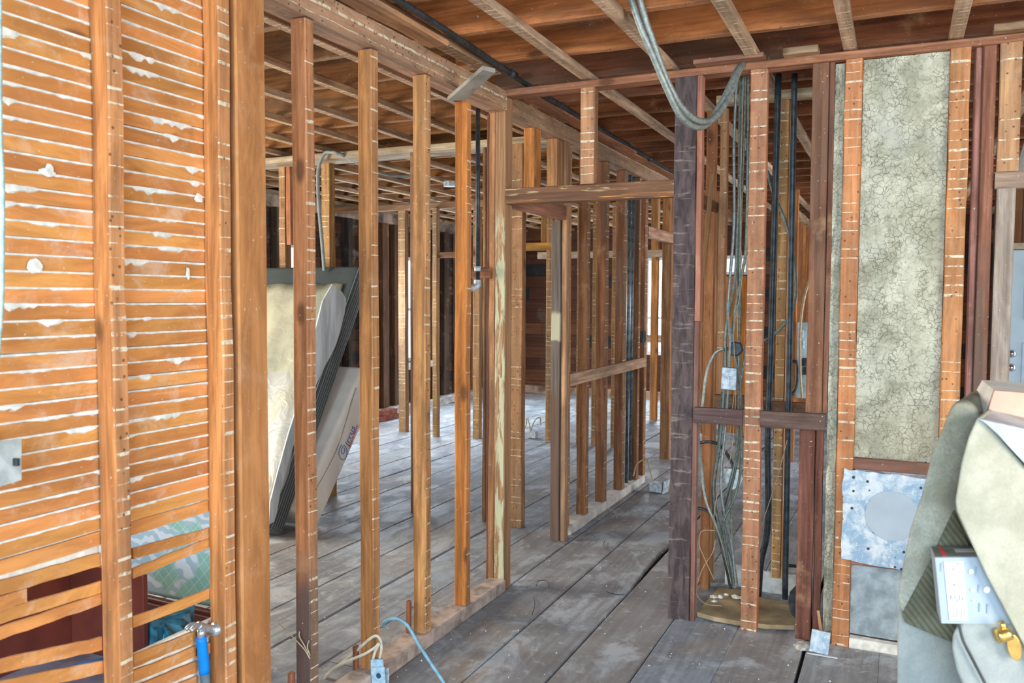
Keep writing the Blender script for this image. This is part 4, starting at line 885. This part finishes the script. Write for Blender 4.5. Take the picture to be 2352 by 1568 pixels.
for q in range(3):
    a_, b_ = at(235+3*q, 1352+13*q, 'y', 2.48-.012*(q % 2)), at(500, 1414+13*q, 'y', 2.48-.012*(q % 2)); b_.x = min(b_.x, -2.37)
    beam('moulding', None, None, a_, b_, .026, .030, col=(1, 1, 1), mat=M_mahog, parent=set_)
    a_, b_ = at(238+9*q, 1356+8*q, 'y', 2.48-.012*(q % 2)), at(160+9*q, 1296+2*q, 'y', 2.48-.012*(q % 2))
    beam('moulding', None, None, at(240, 1358, 'y', 2.47)-Vector((.02*q, 0, 0)), at(165-8*q, 1290, 'y', 2.47), .016, .022, col=(1, 1, 1), mat=M_mahog, parent=set_)
box('base_panel', (-3.10, 2.52, 0), (-2.42, 2.60, .20), M_mahog, set_, bevel=.003)
# open mahogany cabinet on its side
cab = empty('open_cabinet', (-2.5, 1.7, 0), 'open dark red wooden cabinet behind the left laths', 'cabinet')
for nm, lo, hi in [('back_panel', (-2.62, .9, 0), (-2.60, 2.0, .60)), ('side_panel', (-2.60, 1.98, 0), (-2.25, 2.0, .58)), ('shelf', (-2.60, .9, .26), (-2.22, 1.98, .275)), ('base', (-2.60, .9, .0), (-2.22, 1.98, .03)), ('top_rail', (-2.62, 1.2, .60), (-2.40, 1.62, .66))]:
    box(nm, lo, hi, M_mahog if nm != 'shelf' else plain('dusty_shelf', (.22, .20, .24), .6, 0, .3, 9), cab, bevel=.003)
# blue bag
def blob(name, pts2, ax, v0, th, mat, label, cat, seed=1):
    P2 = [at(x, y, ax, v0) for x, y in pts2]; c = sum(P2, Vector())/len(P2); vs, fs = [], []; r = random.Random(seed); n = len(P2); rings = 6
    for k_ in range(rings+1):
        t = k_/rings; s = math.cos(t*math.pi/2)**.6 if t < 1 else 0
        for p_ in P2: vs.append(c+(p_-c)*max(s, .02)+Vector((th*math.sin(t*math.pi/2), 0, 0))+Vector([r.uniform(-1, 1)*th*.18 for _ in range(3)])*(1 if k_ < rings else 0))
    for k_ in range(rings):
        for i in range(n): a = k_*n+i; b = k_*n+(i+1) % n; fs.append((a, b, b+n, a+n))
    fs.append(tuple(range(n-1, -1, -1))); return tag(mesh(name, vs, fs, mat, smooth=False), label, cat)
blob('plastic_bag', [(312, 1440), (318, 1420), (345, 1425), (375, 1410), (405, 1395), (428, 1395), (425, 1420), (422, 1460), (410, 1520), (380, 1565), (330, 1575), (314, 1540)], 'x', -2.3, .10, plain('shiny_blue_plastic', (.03, .16, .24), .25, 0, .5, 25, .6), 'crumpled shiny blue plastic bag behind the laths near the hammer', 'bag')
blob('blue_rag', [(170, 1532), (236, 1510), (236, 1530), (160, 1545)], 'x', -2.1, .06, plain('blue_cloth', (.03, .13, .30), .8, 0, .3, 25), 'blue rag low behind the left laths', 'rag')
# ================================================================== SWITCH, HAMMER, CABLES IN FRONT
sw = empty('wall_switch', (-1.80, 1.23, 1.08), 'white toggle switch plate at the left picture edge', 'switch')
hexa('switch_plate', [at(x, y, 'x', -1.800) for x, y in [(-22, 1016), (50, 1006), (50, 1102), (-22, 1124)]], [at(x, y, 'x', -1.806)+Vector((0, 0, 0)) for x, y in [(-22, 1016), (50, 1006), (50, 1102), (-22, 1124)]], plain('grimy_switch_plate', (.42, .44, .42), .6, 0, .2, 30), sw, .001)
box('switch_toggle', (-1.8, 1.234, 1.120), (-1.786, 1.242, 1.137), M_iron, sw, bevel=.001)
box('switch_box', (-1.866, 1.19, 1.085), (-1.806, 1.245, 1.17), plain('purple_grey_box', (.12, .08, .16), .6), sw)
tube('green_cable', [at(x, y, 'x', -1.81) for x, y in [(-4, -40), (-3, 150), (-2, 300), (3, 420), (3, 560), (1, 700), (-8, 820), (-20, 1000), (-30, 1300), (-35, 1600)]], .0078, plain('pale_green_armour', (.45, .60, .55), .5, .1, .2, 40), 'pale green armoured cable at the left picture edge', 'cable', rib=.009, sides=9)
hm = empty('hammer', lp(468, 1480), 'claw hammer with a bright blue handle hanging on the laths', 'hammer')
HX = -1.852
def hp(x, y, dx=0.0): return at(x, y, 'x', HX)+Vector((dx, 0, 0))
M_hsteel = plain('hammer_steel', (.50, .52, .54), .35, .7, .25, 30)
tube('handle', [hp(462, 1462), hp(466, 1500), hp(470, 1545)], .0155, plain('blue_rubber_grip', (.0, .22, .72), .5, 0, .1, 30), parent=hm, sides=12, n=4)
tube('shaft', [hp(463, 1444), hp(462, 1464)], .0125, M_hsteel, parent=hm, sides=10, straight=True)
tube('grip_end', [hp(470, 1545), hp(474, 1600)], .0145, plain('grey_rubber', (.12, .16, .18), .6), parent=hm, sides=12, straight=True)
hd = [hp(490, 1444), hp(478, 1443), hp(465, 1440), hp(455, 1436)]
tube('head', hd, .0125, M_hsteel, parent=hm, sides=12, n=5)
a_, b_ = hp(488, 1444, .002), hp(502, 1445, .006); tube('striking_face', [a_, b_], .0190, M_hsteel, parent=hm, sides=20, straight=True)
for s in (-1, 1): tube('claw', [hp(456, 1436, .004*s), hp(448, 1434, .007*s), hp(440, 1439, .009*s), hp(433, 1447, .010*s)], .0065, M_hsteel, parent=hm, sides=8, n=4)
# loose outlet box on the bottom plate with cream cables
ob_ = empty('outlet_box', at(868, 1568, 'z', .03), 'loose pale blue outlet box with cream cables at the bottom edge', 'electrical box')
XB = -1.785
def bp(x, y, dx=0): return at(x, y, 'x', XB)+Vector((dx, 0, 0))
M_bluew = plain('pale_blue_dusty_steel', (.40, .56, .66), .55, .1, .25, 40)
hexa('box_body', [at(x, y, 'y', 2.64) for x, y in [(851, 1514), (880, 1514), (884, 1590), (852, 1590)]], [at(x, y, 'y', 2.67) for x, y in [(851, 1511), (881, 1511), (885, 1590), (852, 1590)]], M_bluew, ob_, .003)
prism('box_face', [at(x, y, 'y', 2.632) for x, y in [(852, 1534), (882, 1532), (886, 1600), (856, 1600)]], (0, .006, 0), M_bluew, parent=ob_, bevel=.001)
c0 = at(869, 1552, 'y', 2.629); prism('socket', [c0+Vector((.010*math.cos(i*math.pi/8), 0, .010*math.sin(i*math.pi/8))) for i in range(16)], (0, .006, 0), plain('dark_blue_hole', (.02, .07, .12), .6), parent=ob_)
prism('mounting_bracket', [at(x, y, 'y', 2.66) for x, y in [(884, 1535), (893, 1533), (893, 1600), (884, 1600)]], (0, .003, 0), M_galv, parent=ob_)
yk = 2.66
tube('cream_cable', [at(*p, 'y', yk) for p in [(872, 1512), (876, 1490), (874, 1470), (866, 1460), (855, 1463), (840, 1475), (815, 1497), (790, 1518), (765, 1538), (748, 1555), (738, 1590)]], .0058, M_cream_cable, 'upper cream cable looping out of the outlet box', 'cable', sides=9)
tube('cream_cable', [at(*p, 'y', yk-.012) for p in [(857, 1512), (862, 1495), (870, 1478), (862, 1486), (840, 1500), (812, 1512), (785, 1524), (762, 1540), (745, 1562), (742, 1590)]], .0058, M_cream_cable, 'lower cream cable bending back from the outlet box', 'cable', sides=9)
tube('blue_cable', [at(*p, 'y', 2.80) for p in [(879, 1440), (884, 1428), (898, 1421), (915, 1421), (934, 1434), (948, 1455), (962, 1480), (980, 1508), (1000, 1538), (1018, 1565), (1032, 1590)]], .0075, M_bluecable, 'blue-grey cable arching beside the knotty stud onto the floor', 'cable', rib=.008, sides=9)
for q, c_ in enumerate([[(640, 1430), (655, 1445), (680, 1470), (700, 1492), (712, 1512)], [(688, 1450), (688, 1462), (698, 1480), (708, 1500)], [(710, 1470), (706, 1485), (712, 1505)]]):
    tube('dry_twig', [at(*p, 'y', 2.27) for p in c_], .0022, M_thincable, ['longest dry splinter sticking out at the black-stained stud', 'short dry splinter at the black-stained stud', 'thin curled splinter across the black-stained stud'][q], 'splinter', sides=5)

# ================================================================== RIGHT BACKGROUND
for i, y in enumerate([8.7, 9.12, 9.54, 9.96, 10.4, 10.8, 11.2, 11.6, 12.0]):
    timber('wall_stud', 'receding orange stud seen between the black pipes and dark stud, %s in line' % ORD[i], 'stud', (-1.12, y, 0), (-1.055, y+.05, 2.40), col=(.42, .17, .06), group='receding studs behind the chase')
timber('top_plate', 'pale plate over the receding studs behind the chase', 'plate', (-1.13, 8.5, 2.40), (-1.03, 12.3, 2.48), col=(.60, .42, .30))
timber('upright_board', 'upright orange board under the high back window, seen behind the cables', 'board', (-1.78, 9.6, 0), (-1.56, 9.65, 1.76), col=(.55, .20, .04))
timber('wall_stud', 'stud carrying the breaker panel far behind the chase', 'stud', (-.96, 8.105, 0), (-.86, 8.16, 2.5), col=(.42, .17, .06))
ep = empty('breaker_panel', (-.98, 8.2, .9), 'pale blue open breaker panel far behind the chase', 'breaker panel')
a = at(1832, 740, 'y', 8.0); b = at(1862, 915, 'y', 8.0)
box('panel_box', (a.x, 8.0, b.z), (b.x, 8.1, a.z), plain('pale_blue_paint', (.45, .62, .68), .5), ep, bevel=.004)
for q, (x, y) in enumerate([(1838, 765), (1840, 790), (1848, 830), (1850, 850)]):
    c = at(x, y, 'y', 7.97); box('breaker', (c.x-.02, 7.95, c.z-.04), (c.x+.025, 7.998, c.z+.03), M_galv if q < 2 else M_iron, ep, bevel=.002)
tube('thin_wire', [at(*p, 'y', 7.85) for p in [(1860, 640), (1846, 690), (1838, 760), (1838, 850), (1842, 915)]], .012, M_thincable, 'tan wire dangling before the breaker panel', 'wire', sides=6)
tube('thin_wire', [at(*p, 'y', 7.8) for p in [(1817, 830), (1830, 832), (1832, 860), (1828, 890), (1815, 908)]], .014, M_iron, 'black wire curling left of the breaker panel', 'wire', sides=6)
# door at the right edge
dr = empty('door_1', (1.15, 7.0, 0)); dr['kind'] = 'structure'
M_door = plain('pale_blue_door', (.52, .66, .74), .45, 0, .05, 4)
for nm, lo, hi in [('door_leaf', (.70, 7.0, 0), (1.55, 7.045, 1.86))]:
    box(nm, lo, hi, M_door, dr, bevel=.003)['kind'] = 'structure'
for (x0, x1, z0, z1) in [(.80, 1.08, 1.36, 1.75), (1.17, 1.45, 1.36, 1.75), (.80, 1.08, .2, 1.2), (1.17, 1.45, .2, 1.2)]:
    box('door_panel', (x0, 6.992, z0), (x1, 7.002, z1), M_door, dr, bevel=.006)['kind'] = 'structure'
for z in (1.02, 1.12):
    bm = bmesh.new(); bmesh.ops.create_uvsphere(bm, u_segments=14, v_segments=9, radius=.03); me = bpy.data.meshes.new('door_knob'); bm.to_mesh(me); bm.free()
    link('door_knob', me, plain('polished_steel', (.6, .6, .62), .2, .9, .1), (.735, 6.96, z), dr, True)['kind'] = 'structure'
box('wall_door_side', (.62, 7.05, 0), (3.28, 7.15, 2.58), M_panel)['kind'] = 'structure'
box('trim_5', (.62, 6.99, 1.865), (1.66, 7.05, 1.91), plain('door_casing', (.52, .40, .28), .7))['kind'] = 'structure'
box('trim_6', (.62, 6.99, 0), (.70, 7.05, 1.864), M_white)['kind'] = 'structure'
beam('ceiling_brace', 'pale diagonal brace high at the right picture edge', 'brace', at(2336, 420, 'y', 4.6), at(2375, 300, 'y', 4.6), .05, .03, col=(.45, .42, .40), upv=(0, 1, 0))
# boards lying on the top plate
for q, (p0, p1, y) in enumerate([((1807, 135), (1882, 118), 3.80), ((2278, 78), (2352, 66), 3.80)]):
    a = at(*p0, 'z', 2.56); b = at(*p1, 'z', 2.56)
    timber('loose_board', ['short loose board resting on the top plate above the black pipes', 'short pale board resting on the top plate at the right edge'][q], 'board', (a.x, 3.80, 2.542), (b.x, 3.90, 2.572), col=(.36, .24, .15))
timber('loose_board', 'long rounded board resting on the top plate left of the middle chase stud', 'board', (-.86, 3.78, 2.542), (-.56, 3.87, 2.562), col=(.28, .15, .09))

# ================================================================== COUCH PILE (right foreground)
def fab(name, c1, c2, rib=None, fuzz=.4):
    k = NT(name); v = k.obj(); n = k.noise(v, 7, 5, .65); f = k.noise(v, 160, 3, .6)
    c = k.mix(k.step(n, .35, .68), c1, c2); c = k.mix(k.math('MULTIPLY', f, fuzz), c, tuple(x*.55 for x in c1))
    h = f
    if rib:
        w = k.node('ShaderNodeTexWave', bands_direction='DIAGONAL'); k.put(w.inputs['Vector'], v); w.inputs['Scale'].default_value = rib; w.inputs['Distortion'].default_value = .4
        c = k.mix(k.math('MULTIPLY', k.step(w.outputs['Fac'], .5, .2), .45), c, tuple(x*.35 for x in c1)); h = k.math('ADD', f, w.outputs['Fac'])
    k.bump(h, .5, .003); return k.fin(c, .95, 0, .1)
M_sage = fab('sage_upholstery', (.37, .35, .26), (.53, .49, .38)); M_nap = fab('olive_nap', (.27, .26, .19), (.52, .50, .40), fuzz=.8)
M_rib = fab('ribbed_olive', (.13, .125, .08), (.22, .21, .14), 30); M_gsofa = fab('grey_upholstery', (.32, .34, .32), (.46, .46, .41))
back = ray(2330, 784); back.z = 0; back = (back.normalized()+RT*.10).normalized()
def pz(L, d): return [atz(x, y, d) for x, y in L]
def cushion(name, L, d, depth, mat, parent, bev=.03, skew=(0, 0, 0)):
    o = prism(name, pz(L, d), back*depth+Vector(skew), mat, parent=parent, bevel=bev, seg=4)
    for p in o.data.polygons: p.use_smooth = True
    return o
cz = empty('upended_couch', atz(2200, 1600, 2.3), 'sage green upholstered couch upended on a grey armchair at right', 'couch')
cushion('back_panel', [(2246, 955), (2262, 962), (2300, 1010), (2352, 1072), (2480, 1200), (2480, 1700), (2420, 1640), (2352, 1486), (2268, 1330), (2196, 1175), (2193, 1150), (2208, 1060), (2225, 1000)], 1.88, .32, M_sage, cz, .012)
cushion('side_panel', [(2180, 940), (2194, 922), (2226, 926), (2256, 956), (2225, 1060), (2215, 1180), (2240, 1300), (2140, 1340), (2095, 1420), (2068, 1405), (2061, 1372), (2072, 1300), (2088, 1220), (2118, 1130), (2140, 1040), (2166, 980)], 2.02, .34, M_nap, cz, .02)
cushion('ribbed_base', [(2190, 1170), (2262, 1330), (2330, 1450), (2300, 1520), (2196, 1500), (2188, 1478), (2080, 1432), (2070, 1412), (2130, 1300)], 2.012, .3, M_rib, cz, .006)
ac = empty('grey_armchair', atz(2230, 1900, 2.3), 'grey armchair with piping under the upended couch', 'armchair')
cushion('seat_side', [(2062, 1385), (2057, 1440), (2056, 1560), (2064, 1900), (2300, 1900), (2230, 1560), (2200, 1470), (2100, 1432)], 2.05, .40, M_gsofa, ac, .03)
cushion('arm', [(2206, 1432), (2188, 1452), (2184, 1490), (2196, 1545), (2240, 1640), (2300, 1900), (2560, 1900), (2560, 1440), (2400, 1430), (2300, 1432)], 1.90, .5, M_gsofa, ac, .03)
tube('piping', [atz(x, y, 1.89) for x, y in [(2204, 1438), (2212, 1470), (2232, 1510), (2258, 1560), (2300, 1640)]], .003, plain('dark_piping', (.06, .07, .07), .8), parent=ac, sides=6)
prism('plastic_sheet', pz([(2243, 960), (2262, 964), (2352, 984), (2480, 1000), (2480, 1180), (2352, 1064), (2292, 1000), (2262, 972)], 1.868), back*.30, plain('creased_blue_white_plastic', (.38, .44, .48), .35, 0, .35, 14, .5), bevel=.004, label='creased blue-white plastic sheet on top of the couch', cat='plastic sheet')
M_pink = plain('pinkish_raw_wood', (.60, .36, .26), .8, 0, .12, 8); M_chalk = plain('chalky_white_wood', (.85, .83, .76), .8, 0, .1, 8)
cr = empty('drawer_box', atz(2300, 970, 2.05), 'pinkish wooden drawer box lying on top of the couch', 'drawer')
f_ = pz([(2262, 966), (2480, 985), (2480, 912), (2284, 896)], 2.02); b_ = pz([(2222, 932), (2420, 950), (2440, 885), (2256, 872)], 2.30)
hexa('front_board', f_, [p+(q-p)*.08 for p, q in zip(f_, b_)], M_pink, cr)
hexa('body', [p+(q-p)*.085 for p, q in zip(f_, b_)], b_, M_chalk, cr)
hw = empty('hardware_box', atz(2230, 1432, 2.0), 'grey cardboard box with a white parts label wedged under the couch back', 'box')
M_card = plain('grey_blue_card', (.33, .38, .42), .6, 0, .06, 6)
f_ = pz([(2162, 1432), (2345, 1436), (2330, 1278), (2147, 1280)], 1.905); b_ = pz([(2152, 1405), (2320, 1410), (2300, 1254), (2137, 1256)], 1.992)
hexa('carton', f_, b_, M_card, hw, .002)
nrm = -back*.002
def sticker(name, L, mat, th=.001, lift=.0012):
    return prism(name, [p-FW*lift for p in pz(L, 1.905)], -FW*th, mat, parent=hw)
sticker('parts_label', [(2180, 1423), (2222, 1423), (2211, 1288), (2167, 1288)], plain('label_white', (.85, .88, .88), .5, 0, .03))
M_ink = plain('grey_ink', (.16, .18, .20), .6, 0, .1)
r = random.Random(4)
for (x, y, w, h) in [(2196, 1292, 5, 3), (2186, 1304, 4, 4), (2200, 1312, 4, 3), (2188, 1340, 4, 4), (2202, 1345, 3, 3), (2181, 1366, 3, 9), (2190, 1368, 3, 5), (2195, 1374, 2, 8), (2202, 1365, 2, 12), (2208, 1368, 2, 10), (2188, 1405, 1.6, 14), (2196, 1395, 1.6, 24), (2206, 1400, 1.6, 20), (2212, 1400, 1.6, 14)]:
    sticker('printed_mark', [(x, y+h), (x+w, y+h), (x+w, y), (x, y)], M_ink, .0006, .0026)
for (x, y, w, h) in [(2160, 1292, 2, 20), (2240, 1300, 3, 22), (2246, 1342, 3, 18), (2248, 1384, 3, 20), (2266, 1386, 3, 22)]:
    sticker('printed_mark', [(x, y+h), (x+w, y+h), (x+w, y), (x, y)], plain('pale_ink', (.28, .33, .38), .6), .0006, .0018)
for (x, y, w) in [(2224, 1306, 11), (2258, 1346, 15), (2228, 1350, 8), (2232, 1376, 5)]:
    sticker('printed_spot', [(x+w/2+w/2*math.cos(i*math.pi/5), y+w/2-w/2*math.sin(i*math.pi/5)) for i in range(10)], plain('white_print', (.85, .87, .88), .5, 0, .03), .0006, .0018)
def topq(L, lift): return [q.lerp(p, t)+UP*lift for (q, p, t) in L]
bl_, br_, fl_, fr_ = b_[3], b_[2], f_[3], f_[2]
def tpt(u, w): return bl_.lerp(br_, u).lerp(fl_.lerp(fr_, u), w)
prism('carton_top', [tpt(u, w)+UP*.0012 for u, w in ((.01, .02), (.99, .02), (.99, .98), (.01, .98))], UP*.0006, plain('dark_carton_top', (.15, .16, .14), .6), parent=hw)
prism('red_stripe', [tpt(u, w)+UP*.002 for u, w in ((.10, .03), (.155, .03), (.155, .97), (.10, .97))], UP*.0006, plain('red_card', (.62, .06, .04), .5, 0, .05), parent=hw)
prism('pale_print', [tpt(u, w)+UP*.002 for u, w in ((.30, .3), (.55, .3), (.55, .6), (.30, .6))], UP*.0006, plain('pale_print', (.40, .42, .40), .5, 0, .05), parent=hw)
kn = empty('brass_knob', atz(2320, 1480, 1.95), 'brass door knob with rose lying on the grey arm', 'door knob')
tube('spindle', [atz(2300, 1428, 1.875), atz(2306, 1446, 1.875)], .007, M_brass, parent=kn, straight=True, sides=12)
tube('knob', [atz(2289, 1462, 1.875), atz(2296, 1460, 1.875), atz(2308, 1456, 1.875), atz(2318, 1452, 1.875)], .0155, M_brass, parent=kn, sides=18, straight=True)
c0 = atz(2330, 1487, 1.875); prism('rose', [c0+RT*(.016*math.cos(i*math.pi/12)+.006*math.sin(i*math.pi/12)*-1)+UP*(.030*math.sin(i*math.pi/12)) for i in range(24)], back*.010, M_brass, parent=kn, bevel=.003)
# ================================================================== DEBRIS
r = random.Random(12); vs, fs = [], []
for i in range(900):
    x = r.uniform(-5, .3); y = r.uniform(1.5, 8); s = r.uniform(.0015, .006)
    if -1.96 < x < -1.80: continue
    b = len(vs)
    for d in ((s, 0, 0), (-s, s*.3, 0), (0, -s, 0), (0, s*.8, 0), (0, 0, s)): vs.append((x+d[0]*r.uniform(.5, 1), y+d[1]*r.uniform(.5, 1), .002+d[2]))
    fs += [(b, b+3, b+4), (b+3, b+1, b+4), (b+1, b+2, b+4), (b+2, b, b+4)]
tag(mesh('plaster_crumbs', vs, fs, M_plaster, origin=(0, 0, 0)), 'white plaster crumbs scattered over the floor boards', 'debris', kind='stuff')
for q, c_ in enumerate([[(1232, 1345), (1236, 1334), (1256, 1334), (1260, 1350)], [(1226, 1372), (1228, 1390), (1222, 1412)], [(1392, 1358), (1410, 1364), (1434, 1366)], [(1390, 1240), (1386, 1252), (1394, 1262)]]):
    tube('bent_wire', [at(*p, 'z', .006+.004*(i % 2)) for i, p in enumerate(c_)], .002, M_iron, ['bent square staple wire on the doorway floor', 'short upright wire scrap left on the doorway floor', 'straight dark wire scrap near the broken floor board', 'tiny curled wire by the floor cross seam'][q], 'wire scrap', sides=5)
for o in bpy.data.objects:
    if '_o' in o: del o['_o']
